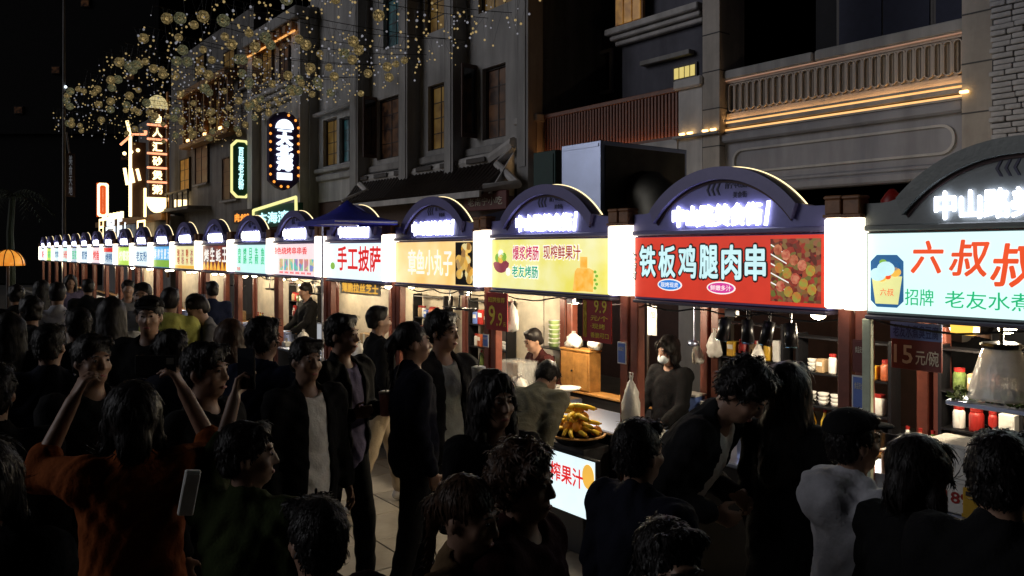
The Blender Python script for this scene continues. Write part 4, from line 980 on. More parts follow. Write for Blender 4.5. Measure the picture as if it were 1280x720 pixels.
MB().prism(octo(-w, 0, z0, z1, .2), -.06, .06).build('sign_box', 'sign_green', t)
o_ = octo(-w-.02, .02, z0-.02, z1+.02, .2); i_ = octo(-w+.06, -.06, z0+.06, z1-.06, .18); MB().band(o_+o_[:1], i_+i_[:1], -.10, -.062).build('neon_outline', 'neon_yellow', t)
text('百味老友粉', 'neon_cyan', -w+.27, -.27, z0+.3, z1-.25, -.075, t, vertical=True, bold=.05)
for f in (.25, .5, .75): MB().tube([(0, 0, z0+(z1-z0)*f), (.5, .0, z0+(z1-z0)*f)], .035, 6).build('bracket', 'frame_dark', t)
t, w, z0, z1 = side_sign('hanging_sign', 'large dark hanging sign with bright white characters inside an orange bulb border', 'sign', 335, 372, 140, 238, 5.4)
po = [(-w+.25, z0+.08), (-w/2, z0), (-.25, z0+.08), (0, z0+.3), (0, z1-.3), (-.2, z1-.08), (-w/2, z1), (-w+.2, z1-.08), (-w, z1-.3), (-w, z0+.3)]
MB().prism(po, -.12, .1).build('sign_box', 'sign_purple', t)
hS = z1-z0
text('大北海', 'neon_white', -w+.20, -.20, z0+hS*.24, z0+hS*.74, -.16, t, vertical=True, bold=.09)
MB().prism([(-w/2+.30*w*math.cos(R(q_)), z0+hS*.78+hS*.12*math.sin(R(q_))) for q_ in range(0, 181, 15)], -.16, -.122).box(-w+.26, -.26, -.16, -.122, z0+hS*.745, z0+hS*.765).build('bowl_emblem', 'neon_white', t)
MB().box(-w+.24, -.24, -.16, -.122, z0+hS*.13, z0+hS*.22, .01).build('light_panel', 'neon_white', t)
cz_ = (z0+z1)/2
for i in range(len(po)):
    p, q_ = Vector(po[i]), Vector(po[(i+1) % len(po)]); L_ = (q_-p).length
    for j in range(int(L_/.24)):
        u = p + (q_-p)*(j+.5)/max(1, int(L_/.24)); c_ = Vector((-w/2, cz_)); u = c_ + (u-c_)*.94
        if j % 2 or random.random() < .6: MB().ball((u.x, -.14, u.y), .045, 6, 4).build('border_bulb', 'neon_orange', t)
for f in (.25, .5, .75): MB().tube([(0, 0, z0+(z1-z0)*f), (.6, .0, z0+(z1-z0)*f)], .05, 6).build('bracket', 'frame_dark', t)
t, w, z0, z1 = side_sign('tower_sign', 'tallest neon sign, cream characters between bars with a lotus cap and bowl foot', 'sign', 183, 209, 119, 266, 5.0)
MB().box(-w+.1, -.1, -.1, .1, z0+.6, z1-.6).build('sign_box', 'shop_wood', t); MB().box(-.02, .06, -.12, .12, z0-3, z1+.2).build('pole', 'gold_paint', t)
hh = (z1-z0-1.5)/6
for i, c in enumerate('鱼人汇砂煲粥'[::-1]):
    zz = z0+.75+hh*i; text(c, 'neon_cream', -w+.22, -.25, zz+.1, zz+hh-.12, -.16, t, bold=.04); MB().tube([(-w, -.14, zz+hh), (-.05, -.14, zz+hh)], .05, 6).build('neon_bar', 'neon_pink', t) if i < 5 else None
MB().prism([(-w/2+(w/2)*math.cos(R(q_)), z0+.7+.7*math.sin(R(q_))) for q_ in range(180, 361, 15)], -.2, .1).build('bowl_emblem', 'neon_cream', t)
MB().prism([(-w/2+(w/2)*math.cos(R(q_)), z1-.62+.6*math.sin(R(q_))) for q_ in range(0, 181, 15)], -.2, .1).build('lotus_cap', glow('neon_tan', (.75, .62, .3), .9), t)
t, w, z0, z1 = side_sign('gate_sign', 'dark gate shaped sign outlined in warm neon tubes with tilted cream strokes', 'sign', 150, 182, 167, 271, 4.6)
MB().box(-w+.5, 0, -.05, .1, z0, z1-.4).build('sign_board', 'shop_wood', t)
MB().tube([(-w, -.1, z1-.6), (-w*.55, -.1, z1-.05), (0, -.1, z1)], .06, 6).tube([(-.02, -.1, z1), (-.02, -.1, z0+4.2)], .07, 6).build('neon_outline', 'neon_pink', t)
MB().tube([(-w*.62, -.1, z0), (-w*.62, -.1, z0+3.9), (-w*.75, -.1, z0+4.6)], .07, 6).tube([(-.05, -.1, z0), (-.05, -.1, z0+1.4)], .06, 6).build('neon_outline', 'neon_cream', t)
for i in range(3): MB().tube([(-w*.85+.28*i, -.12, z1-1.7), (-w*.74+.28*i, -.12, z1-2.5+.12*i)], .07, 6).build('neon_stroke', 'neon_cream', t); MB().ball((-w*.85+.3*i, -.12, z1-1.0+.10*i), .09, 8, 6).build('neon_dot', 'neon_cream', t)
t, w, z0, z1 = side_sign('hanging_sign', 'small red orange box sign with cream border, far left of the neon tower', 'sign', 121, 135, 229, 271, 4.2)
MB().box(-w, 0, -.12, .1, z0, z1).build('sign_box', glow('box_red', (.75, .10, .02), .9), t)
o_ = octo(-w, 0, z0, z1, .1); i_ = octo(-w+.12, -.12, z0+.12, z1-.12, .08); MB().band(o_+o_[:1], i_+i_[:1], -.16, -.122).build('neon_outline', 'neon_cream', t)
text('烧烤大排', 'neon_cream', -w+.28, -.28, z0+.25, z1-.25, -.14, t, vertical=True, bold=.02)
t, w, z0, z1 = side_sign('street_banner', 'dim unlit hanging banner with grey upright characters at far left', 'sign', 82, 94, 192, 246, 3.0)
MB().box(-w, 0, -.05, .05, z0, z1).build('sign_board', 'frame_dark', t); text('美食天地', 'letter_dim', -w+.15, -.15, z0+.1, z1-.1, -.06, t, vertical=True)
MB().tube([(-w*.6, 0, z1), (-w*.9, 0, z1+1.2)], .05, 6).build('hanger', 'pilaster', t)
t = thing('shop_sign', 'green shop sign with yellow neon outline and cyan characters behind the arches', 'sign', 0, 4.6)
x0, x1, za, zb = A(318, 4.6), A(371, 4.6), Z(345, 283, 4.6), Z(345, 256, 4.6)
MB().box(x0, x1, 0, .2, za, zb).build('sign_board', 'sign_green', t); MB().tube([(x0, -.03, za), (x0, -.03, zb-.1), (x1, -.03, zb+.15), (x1+.05, -.03, za-.2)], .05, 6).build('neon_outline', 'neon_yellow', t)
text('卞海湾', 'neon_cyan', A(323, 4.6), A(362, 4.6), Z(345, 279, 4.6), Z(345, 264, 4.6), -.03, t, bold=.04)
t = thing('led_sign', 'small orange running letter display under the green hanging sign', 'sign', 0, 4.8)
MB().box(A(292, 4.8), A(314, 4.8), 0, .15, Z(303, 279, 4.8), Z(303, 262, 4.8)).build('sign_board', 'frame_dark', t); text('肉:888', 'neon_orange', A(294, 4.8), A(312, 4.8), Z(303, 277, 4.8), Z(303, 266, 4.8), -.02, t, bold=.04)
# ------------------------------------------------------------------ far left: lit dome, pole, palm
t = thing('lit_dome', 'glowing orange dome lantern standing at the far left edge', 'lantern', world=(-15.75, 25, ZG))
pz = H-.45-ZG
v = MB().lathe([(.46*math.cos(R(q_)), .50*math.sin(R(q_))) for q_ in range(0, 91, 10)], (0, 0, pz), 20).build('shade', glow('dome_orange', (1, .42, .06), .8, col2=(.85, .22, .02), scale=4), t, smooth=True)
for i in range(10): MB().tube([(.47*math.cos(R(q_))*math.cos(i*.628), .47*math.cos(R(q_))*math.sin(i*.628), pz+.51*math.sin(R(q_))) for q_ in range(0, 91, 15)], .015, 5).build('rib', 'shop_wood', t)
MB().tube([(0, 0, 0), (0, 0, pz)], .05, 8).build('pole', 'frame_dark', t)
t = thing('lamp_pole', 'tall thin unlit pole against the black sky at upper left', 'pole', world=(-19.6, 35, ZG))
MB().tube([(0, 0, 0), (0, 0, 13.8)], .09, 8, .05).build('shaft', 'pilaster', t); MB().lathe([(.16, 0), (.2, .5), (.12, .6)], (0, 0, 0), 10).build('base', 'frame_dark', t)
MB().ball((.1, -.05, 11.9-2.2), .06, 8, 6).build('lamp', 'neon_white', t)
t = thing('palm_tree', 'dim palm tree silhouette at the far left beside the glowing dome', 'tree', world=(-18.2, 29, ZG))
MB().tube([(0, 0, 0), (.05, 0, 1.6), (.0, 0, 3.2), (.1, 0, 4.6)], .16, 8, .10).build('trunk', 'tree_dark', t)
mb = MB()
for i in range(16):
    an = i*.393+random.uniform(-.2, .2); le = random.uniform(1.1, 1.6); up = random.uniform(.1, .7)
    for j in range(12):
        u = j/12; r_ = le*u; z_ = 4.6+up*u*1.4-1.2*u*u; c_, s_ = math.cos(an), math.sin(an)
        for sd_ in (-1, 1):
            L_ = .34*(1-u*.7); mb.add([(.1+r_*c_, r_*s_, z_), (.1+r_*c_+.05*c_, r_*s_+.05*s_, z_), (.1+r_*c_+.12*c_-sd_*s_*L_, r_*s_+.12*s_+sd_*c_*L_, z_-.18)], [(0, 1, 2)])
mb.build('crown', 'tree_dark', t)
# ------------------------------------------------------------------ canopy of light strings and wire balls over the street
ZC = 7.5; SEEN = set()
ballm = []
for rr_, m_ in ((.115, 'ball_gold'), (.115, 'ball_olive'), (.085, 'ball_gold')):
    mb = MB()
    for i in range(26):                     # a ball wound from crossing rings of wire
        ax = Vector((random.gauss(0, 1), random.gauss(0, 1), random.gauss(0, 1))).normalized(); u = ax.orthogonal().normalized(); w_ = ax.cross(u); off = random.uniform(-.35, .35); k = math.sqrt(1-off*off)
        p = [(ax*off+(u*math.cos(2*math.pi*j/9)+w_*math.sin(2*math.pi*j/9))*k)*rr_ for j in range(10)]
        for j in range(9): mb.tube([p[j], p[j+1]], .006, 3)
    me = bpy.data.meshes.new('wire_ball'); me.from_pydata(mb.v, [], mb.f); me.materials.append(M[m_]); ballm.append(me)
core = MB().ball((0, 0, 0), .05, 6, 4); cme = bpy.data.meshes.new('lamp_core'); cme.from_pydata(core.v, [], core.f); cme.materials.append(M['bulb_gold'])
for i in range(24):
    a = -10 - i*.88
    ORD = 'nearest second third fourth fifth sixth seventh eighth ninth tenth eleventh twelfth thirteenth fourteenth fifteenth sixteenth seventeenth eighteenth nineteenth twentieth twenty-first twenty-second twenty-third farthest'.split()
    t = thing('light_string', '%s drooping light string across the street, counted from the camera' % ORD[i], 'light string', a, -.6, 0, 'strings of lights over the street')
    w = 6.2; sag = random.uniform(.12, .28); zz = ZC + random.uniform(-.2, .2); pts = []
    for j in range(25): u = j/24; pts.append((0, w*u, zz-sag*4*u*(1-u)))
    MB().tube(pts, .008, 4).build('wire', 'wire', t)
    mb, mw, dr_ = MB(), MB(), MB()
    for j in range(46):
        u = (j+random.random())/46; z_ = zz-sag*4*u*(1-u); dp = random.uniform(.02, .7); dx, dy_ = random.uniform(-.4, .4), random.uniform(-.15, .15)
        dr_.tube([(0, w*u, z_), (dx, w*u+dy_, z_-dp)], .003, 3)
        for f_ in ((1,) if random.random() < .6 else (.55, 1)): (mb if random.random() < .6 else mw).ball((dx*f_, w*u+dy_*f_, z_-dp*f_), random.uniform(.012, .030), 5, 3)
    for o_, m_ in ((mb, 'bulb_gold'), (mw, 'bulb_white')): o_.build('tiny_bulb', m_, t)['kind'] = 'stuff'
    dr_.build('drop_wire', 'wire', t)['kind'] = 'stuff'
    for j in range(random.choice((2, 3)) if i < 4 else random.choice((6, 7, 8))):
        u = random.random()**(1.35 if i < 14 else 1); z_ = zz-sag*4*u*(1-u)-random.uniform(.1, .55)
        bk = random.randrange(3)
        for _ in range(60):
            place = (bk, i, 'street end' if u < .2 else 'street side of its middle' if u < .5 else 'house side of its middle' if u < .8 else 'house end')
            if place not in SEEN: break
            u = random.random(); bk = random.randrange(3); z_ = zz-sag*4*u*(1-u)-random.uniform(.1, .55)
        SEEN.add(place); o = thing('wire_ball', '%s wire ball lamp on the %s light string, %s' % (['large gold', 'large olive', 'small gold'][bk], ORD[i], place[2]), 'lamp', a+random.uniform(-.3, .3), -.6+w*u, z_, 'wire ball lamps over the street')
        link('wire_shell', ballm[bk], None, o); link('lamp_core', cme, None, o); MB().tube([(0, 0, .1), (0, 0, .1+zz-z_-sag*4*u*(1-u))], .004, 3).build('cord', 'wire', o)
# ------------------------------------------------------------------ what hangs in and stands on the stalls
WHO = {-1: 'nearest stall', 0: 'red stall', 1: 'yellow stall', 2: 'orange stall', 3: 'pizza stall', 4: 'pink menu stall', 5: 'mint stall', 6: 'dark flame stall', 7: 'pale yellow stall', 8: 'blue and green stall', 9: 'cyan stall', 10: 'lime stall', 11: 'white and red stall'}
def ca(k): return -GW*(k+.5)
shade = MB().lathe([(.125, -.0), (.12, .02), (.06, .085), (.02, .11), (.02, .14)], n=18); shm = bpy.data.meshes.new('lamp_shade'); shm.from_pydata(shade.v, [], shade.f); shm.materials.append(M['black_metal'])
bu = MB().ball((0, 0, -.012), (.055, .055, .035), 10, 6); bum = bpy.data.meshes.new('bulb'); bum.from_pydata(bu.v, [], bu.f); bum.materials.append(M['bulb'])
def pendant(k, x, y, z, label, power, col=(1, .80, .52)):
    t = thing('pendant_lamp', label, 'lamp', ca(k)+x, y, z, 'pendant lamps over the counters')
    link('lamp_shade', shm, None, t); link('bulb', bum, None, t); MB().tube([(0, 0, .14), (0, 0, 2.60-z)], .005, 5).build('cord', 'wire', t)
    l = plight('pendant_light', ca(k)+x, y, z-.08, power, col, .05); return t
PW = {-1: 28, 0: 26, 1: 54, 2: 16, 3: 13, 4: 16, 5: 18, 6: 13, 7: 12, 8: 12, 9: 12, 10: 12, 11: 12}
for k in range(-1, 12):
    pendant(k, .42 if k >= 0 else -.30, .62 if k != 1 else .16, 1.96, 'right hand black pendant lamp under the roof of the %s' % WHO[k], PW[k], (1, .84, .6))
    if k not in (0,): pendant(k, -.35 if k >= 0 else -.62, .70, 1.93, 'left hand black pendant lamp under the roof of the %s' % WHO[k], PW[k], (1, .80, .52))
for k in range(12, 19): plight('stall_light', ca(k), .6, 1.9, 14, (1, .8, .5))
# cream back boards in the brighter stalls (parts of those stalls)
for k in (2, 3, 4, 5, 6, 8, 9, 11): MB().box(-.885, .885, 1.13, 1.15, .932, 2.42).build('rear_board', 'cream_panel', STALL[k])
MB().box(-.20, .62, 1.13, 1.15, .932, 2.30).build('rear_board', 'cream_panel', STALL[-1])
def sign_board(name, label, k, u0, u1, v0, v1, D, m, lines, cat='price sign'):
    um = (u0+u1)/2; a = (A(u0, D)+A(u1, D))/2; w = A(u1, D)-A(u0, D); z0, z1 = Z(um, v1, D), Z(um, v0, D)
    t = thing(name, label, cat, a, D, z0); MB().box(-w/2, w/2, 0, .012, 0, z1-z0, .002).build('board', m, t)
    for x in (-w*.4, w*.4): MB().tube([(x, .006, z1-z0), (x, .02, max(z1-z0+.03, 2.0-z0))], .003, 4).build('hanging_wire', 'wire', t)
    for s_, ink, x0, x1, y0, y1 in lines: text(s_, ink, -w/2+w*x0, -w/2+w*x1, (z1-z0)*y0, (z1-z0)*y1, -.004, t, bold=.015, depth=.002)
    return t, w, z1-z0
sign_board('price_sign', 'red price sign reading 9.9 on the post left of the yellow stall', 1, 608, 634, 366, 413, -.02, 'red_board', [('招牌推荐', 'yellow_ink', .1, .9, .74, .88), ('9', 'yellow_ink', .12, .45, .12, .66), ('.9', 'yellow_ink', .50, .78, .12, .48), ('元', 'yellow_ink', .82, .95, .12, .24)])
sign_board('price_sign', 'red price board with 9.9 and a column of small yellow characters', 1, 728, 764, 372, 428, .02, 'red_board', [('爆浆烤肠', 'yellow_ink', .04, .16, .08, .95), ('9.9', 'yellow_ink', .42, .86, .66, .95), ('元/个', 'yellow_ink', .30, .9, .48, .60), ('·现烤', 'yellow_ink', .30, .8, .30, .42), ('香脆可口', 'yellow_ink', .30, .92, .10, .22)])
t, w, h_ = sign_board('price_sign', 'dark red sign reading 15 under a blue strip, hung in the nearest stall', -1, 1114, 1177, 404, 463, .35, 'maroon_board', [('15', 'pale_ink', .06, .44, .12, .52), ('元/碗', 'pale_ink', .50, .95, .12, .44)])
MB().box(-w/2-.004, w/2+.004, -.004, -.0008, h_*.64, h_+.002).build('blue_strip', 'blue_board', t); text('老友水煮臭豆腐', 'navy_ink', -w*.45, w*.45, h_*.68, h_*.96, -.008, t, bold=.02, depth=.002)
t = thing('banner', 'cloth banner of orange characters hung under the pizza sign', 'banner', ca(3), .06, 1.84); MB().box(-.55, .62, 0, .008, 0, .17).build('cloth', 'cream_panel', t); text('薄脆拉丝芝士', 'ink_gold', -.5, .57, .02, .15, -.005, t, bold=.03, depth=.002)
for s_ in (-.4, .5): MB().tube([(s_, .004, .17), (s_, .02, .22)], .003, 4).build('hanging_wire', 'wire', t)
# post stickers: blue labels and papers
for px, v0, v1, D, m_, lab in ((775, 428, 455, .02, 'blue_board', 'blue and white notice on the post between yellow and red stalls'), (1072, 470, 512, .02, 'blue_board', 'blue notice low on the post left of the nearest stall'), (1073, 425, 466, .02, 'maroon_board', 'dark red notice on the post left of the nearest stall'), (605, 418, 434, .02, 'blue_board', 'small blue notice on the post below the 9.9 sign')):
    a = A(px, D); z0, z1 = Z(px, v1, D), Z(px, v0, D); t = thing('notice', lab, 'notice', a, D, z0)
    MB().box(-.05, .05, .02, .026, 0, z1-z0).build('backing', 'white_plastic' if m_ == 'blue_board' else m_, t); MB().box(-.04, .04, .016, .0195, .01, z1-z0-.01).build('print', m_, t)
    text('食品安全', 'pale_ink', -.03, .03, (z1-z0)*.6, (z1-z0)*.8, .013, t, depth=.001)
t = thing('paper_tag', 'white paper tag hanging inside the red stall', 'tag', A(815, .5), .5, Z(815, 419, .5)); MB().box(-.055, .055, 0, .004, 0, .26).build('paper', 'white_plastic', t); MB().tube([(0, .002, .26), (0, .02, .45)], .003, 4).build('string', 'wire', t); text('价目', 'dark_ink', -.03, .03, .15, .21, -.004, t, depth=.001)
# --- red stall: row of spotlights, bags, steel goods
for i, px in enumerate((908, 934, 962, 988)):
    D = .32; a = A(px, D); t = thing('spotlight', ['first', 'second', 'third', 'fourth'][i] + ' black spotlight from the left under the red sign', 'spotlight', a, D, 1.86, 'spotlights under the red sign')
    MB().tube([(0, 0, .04), (.02 if i % 2 else -.03, -.02, -.13)], .042, 12, .05).build('body', 'black_metal', t, smooth=True); MB().tube([(.02 if i % 2 else -.03, -.021, -.131), (.021 if i % 2 else -.031, -.0225, -.138)], .043, 12).build('lens', 'lens_blue' if 'lens_blue' in M else mat('lens_blue', (.10, .22, .30), .12, metal=.6), t); MB().tube([(0, 0, .04), (0, .01, .16)], .01, 6).build('stem', 'black_metal', t)
t = thing('light_rail', 'black rail carrying four spotlights under the red sign', 'rail', A(948, .33), .33, 2.0); MB().box(-.5, .5, -.015, .015, 0, .022).build('rail', 'black_metal', t); MB().tube([(-.3, 0, .0), (-.1, .02, -.05), (.15, 0, -.03), (.4, .0, .0)], .008, 6).build('cable', 'wire', t)
def bag(name, label, a, d, z, w, h, m='bag_film', hang=None, group=None):
    """a crumpled plastic bag with knotted neck"""
    t = thing(name, label, 'plastic bag', a, d, z, group); n = 18; vs = []; pr = [(.25, 0), (.46, .03), (.5, .2), (.46, .45), (.36, .68), (.2, .84), (.07, .91), (.05, .94), (.12, 1.0)]
    for r, q in pr:
        for i in range(n): an = 2*math.pi*i/n; f = 1+.16*math.sin(3*an+q*7+w*40)+.10*math.sin(7*an+q*15); vs.append((r*w*f*math.cos(an), r*w*.75*f*math.sin(an), q*h+.01*math.sin(5*an+q*9)))
    fs = [tuple(range(n-1, -1, -1))]
    for j in range(len(pr)-1):
        for i in range(n): fs.append((j*n+i, j*n+(i+1) % n, (j+1)*n+(i+1) % n, (j+1)*n+i))
    MB().add(vs, fs).build('film', m, t, smooth=True)
    MB().tube([(.05*w, 0, h*.92), (.12*w, 0, h*1.06), (-.1*w, 0, h*1.07), (-.05*w, 0, h*.92)], .006, 5).build('knot', m, t)
    return t
bag('bag_bundle', 'long bundle of white plastic bags hung on the post left of the masked keeper', A(790, -.02), -.03, Z(790, 530, 0), .17, .40)
bag('plastic_bag', 'grey plastic bag on the counter beside the masked keeper', A(884, .5), .45, .885, .24, .28)
def boxthing(name, label, cat, a, d, z, w, dp, h, m, lid=None, c=.006, group=None, rz=0, extra=None):
    t = thing(name, label, cat, a, d, z, group, rz); MB().box(-w/2, w/2, -dp/2, dp/2, 0, h, c).build('body', m, t)
    if lid: MB().box(-w/2-.008, w/2+.008, -dp/2-.008, dp/2+.008, h+.001, h+.022, .004).build('lid', lid, t)
    if extra: extra(t, w, dp, h)
    return t
def bottle(label, a, d, z, m, h=.24, r=.032, group=None):
    t = thing('bottle', label, 'bottle', a, d, z, group); MB().lathe([(r*.9, 0), (r, .01), (r, h*.62), (r*.4, h*.8), (r*.38, h*.9)], n=12).build('body', m, t, smooth=True); MB().lathe([(r*.45, h*.9), (r*.45, h)], n=10).build('cap', 'red_board', t); return t
def pot(label, a, d, z, r=.15, h=.14, m='steel', group=None):
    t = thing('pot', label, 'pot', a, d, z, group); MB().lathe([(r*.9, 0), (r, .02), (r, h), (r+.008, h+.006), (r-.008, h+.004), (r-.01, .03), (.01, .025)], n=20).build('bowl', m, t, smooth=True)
    for s_ in (-1, 1): MB().tube([(s_*r, -.03, h*.8), (s_*(r+.03), -.025, h*.85), (s_*(r+.03), .025, h*.85), (s_*r, .03, h*.8)], .006, 6).build('handle', 'black_metal', t)
    return t
pot('steel pot on the rear shelf of the red stall', A(900, 1.03), 1.03, .932); boxthing('storage_box', 'blue plastic tub on the shelf of the red stall', 'tub', A(868, 1.03), 1.02, .932, .16, .14, .16, 'blue_board', 'white_plastic')
boxthing('fryer', 'steel fryer on the counter of the red stall', 'fryer', ca(0)+.30, .34, .882, .5, .4, .16, 'steel', None, extra=lambda t, w, d, h: [MB().box(-w/2+.03, w/2-.03, -d/2+.03, d/2-.03, h+.001, h+.006).build('oil', 'sausage', t), MB().tube([(-.1, -.22, h*.5), (.1, -.22, h*.5)], .01, 6).build('handle', 'black_metal', t)])
for i in range(4): bottle('yellow sauce bottle, number %s from the left on the shelf of the red stall' % ['one', 'two', 'three', 'four'][i], ca(0)-.1+.11*i, 1.02, .932, 'banana', group='sauce bottles in the red stall')
t = thing('hanging_ladle', 'steel ladle hanging in the red stall', 'ladle', A(868, .9), .9, 1.62); MB().tube([(0, 0, .0), (0, 0, .36), (0, .02, .40)], .008, 6).build('handle', 'steel', t); MB().ball((0, -.02, -.03), (.05, .05, .035), 12, 6).build('bowl', 'steel', t, smooth=True)
for i in range(6):
    t = thing('meat_skewer', 'roasted meat skewer on the rack of the red stall', 'skewer', ca(0)+.36+.045*i, .36, 1.06, 'meat skewers on the red stall rack'); MB().tube([(0, -.16, 0), (0, .14, .03)], .003, 4).build('stick', 'wood_box', t)
    for j in range(4): MB().ball((0, -.09+.05*j, .008+.005*j), (.018, .022, .016), 7, 5, .15).build('meat', 'sausage', t)
# --- yellow stall: fruit, cabinet, bags, scales
DL = -.375; t = thing('counter_light_box', 'glowing white poster with red characters on the front of the dark display stand', 'light box', (A(745, DL)+A(673, DL))/2, DL, .24)
w = A(745, DL)-A(673, DL); MB().box(-w/2, w/2, 0, .055, 0, .50, .004).build('box', 'black_metal', t); MB().box(-w/2+.01, w/2-.01, -.004, -.0005, .01, .49).build('poster', glow('poster_white', (.80, .96, 1), 1.1, sample=True), t)
text('现榨果汁', 'ink_red', -w/2+.03, w/2-.14, .24, .40, -.008, t, bold=.03); ell(w/2-.085, .36, .07, .10, -.008, -.0055).build('printed_lemon', 'ink_gold', t)
BX, BD, BZ = A(722, -.16), -.16, .78
boxthing('display_stand', 'low dark display stand in front of the yellow stall counter', 'stand', A(710, -.16), BD, ZG, .72, .30, BZ-ZG-.004, 'counter_black')
t = thing('fruit_basket', 'dark basket heaped with yellow fruit in front of the yellow stall counter', 'basket', BX, BD, BZ); MB().lathe([(.17, 0), (.23, .06), (.24, .065), (.22, .06), (.16, .01)], n=18).build('bowl', 'black_metal', t, smooth=True); MB().lathe([(.245, .066), (.245, .078), (.225, .078), (.225, .066)], n=18).build('rim', 'wood_box', t)
for i in range(30):
    lay = 0 if i < 12 else 1 if i < 21 else 2 if i < 27 else 3; r_ = (.18, .14, .09, .04)[lay]*math.sqrt(((i*7) % 11+1)/12); an = i*2.4
    p = (BX+r_*math.cos(an), BD+r_*math.sin(an)*.9, BZ+.075+.065*lay+random.uniform(0, .015))
    if i % 3 == 0:
        t = thing('orange', 'round orange in the heaped basket before the yellow stall', 'orange', *p, 'oranges in the basket'); MB().ball((0, 0, 0), .050, 14, 10).build('fruit', 'orange', t, smooth=True); MB().lathe([(.006, .048), (.004, .054)], n=6).build('stem', 'greens', t)
    else:
        t = thing('banana', 'yellow banana lying on the heaped basket', 'banana', *p, 'bananas in the basket', rz=an); MB().tube([(-.12, .035, .01), (-.06, 0, .03), (0, -.014, .035), (.06, 0, .03), (.115, .035, .01)], .026, 8, .017).build('fruit', 'banana', t, smooth=True); MB().tube([(.115, .035, .01), (.135, .045, .012)], .008, 6).build('stem', 'wood_box', t)
boxthing('wooden_cabinet', 'knotty orange wooden cabinet at the back of the yellow stall', 'cabinet', A(722, .98), 1.02, .932, .46, .17, .42, 'wood_box', 'wood_box', extra=lambda t, w, d, h: [MB().box(-w/2+.02, -.005, -d/2-.008, -d/2-.001, .02, h-.02).build('door', 'wood_box', t), MB().box(.005, w/2-.02, -d/2-.008, -d/2-.001, .02, h-.02).build('door', 'wood_box', t), MB().ball((-.03, -d/2-.015, h/2), .012, 8, 6).build('knob', 'black_metal', t)])
bag('plastic_bag', 'white plastic bag lying on top of the wooden cabinet', A(714, .98), 1.02, 1.378, .22, .16)
t = thing('tissue_roll', 'white paper roll on top of the wooden cabinet', 'paper roll', A(742, .98), 1.0, 1.44); MB().tube([(-.06, 0, 0), (.06, 0, 0)], .055, 16).build('paper', 'white_plastic', t, smooth=True); MB().tube([(-.0605, 0, 0), (.0605, 0, 0)], .018, 10).build('core', 'cardboard', t)
t = thing('acrylic_bin', 'clear box half full of pale noodles at the left of the yellow stall', 'box', A(650, .45), .42, .882); MB().box(-.17, .17, -.13, -.125, 0, .36).box(-.17, .17, .125, .13, 0, .36).box(-.17, -.165, -.125, .125, 0, .36).box(.165, .17, -.125, .125, 0, .36).build('wall', 'acrylic', t); MB().ball((0, 0, .10), (.155, .115, .10), 14, 8, .08).build('filling', 'foam', t, smooth=True); MB().box(-.18, .18, -.14, .14, .361, .375).build('lid', 'acrylic', t)
for i, (px, w, h_) in enumerate(((654, .26, .26), (672, .30, .24), (690, .26, .20))): bag('plastic_bag', 'bright white plastic bag, %s of three on the yellow stall counter' % ['left', 'middle', 'right'][i], A(px, .3), .25+.06*i, .884, w, h_, group='bright bags on the yellow stall counter')
t = thing('kitchen_scale', 'small steel scale with white pan on the yellow stall counter', 'scale', A(712, .55), .52, .882); MB().box(-.12, .12, -.1, .1, 0, .07, .01).build('base', 'steel', t); MB().lathe([(.03, .071), (.03, .13), (.13, .16), (.14, .175), (.12, .165), (.02, .14)], n=16).build('pan', 'white_plastic', t, smooth=True); MB().box(-.05, .05, -.106, -.101, .02, .05).build('display', 'glass_dark', t)
t = thing('black_monitor', 'black screen standing at the back of the yellow stall', 'monitor', A(676, .95), 1.0, .932); MB().box(-.17, .17, -.02, .02, .06, .32, .008).build('case', 'black_metal', t); MB().box(-.155, .155, -.024, -.0205, .075, .305).build('screen', 'glass_dark', t); MB().box(-.06, .06, -.05, .05, 0, .012).box(-.02, .02, -.01, .015, .012, .06).build('stand', 'black_metal', t)
for i in range(6):
    t = thing('paper_cup_stack', 'pale green cup in the leaning stack on the yellow stall shelf', 'cup', A(691, 1.0), 1.02, 1.35+.05*i, 'green cups stacked in the yellow stall', rz=.1*i); MB().lathe([(.052, 0), (.066, .048), (.068, .05), (.06, .045), (.05, .004)], n=16).build('cup', 'cup_green', t, smooth=True); MB().lathe([(.069, .045), (.071, .049), (.069, .052)], n=16).build('rim', 'white_plastic', t)
t = thing('hanging_shelf', 'dark wire shelf holding the stack of green cups', 'shelf', A(691, 1.0), 1.02, 1.33); MB().box(-.2, .2, -.09, .09, 0, .012).build('board', 'black_metal', t)
for s_ in (-.18, .18): MB().tube([(s_, 0, .012), (s_, 0, 1.2)], .004, 5).build('wire', 'wire', t)
bag('hanging_bag', 'pale translucent bag hung beside the 9.9 sign', A(636, .1), .14, Z(637, 414, .1), .16, .30)
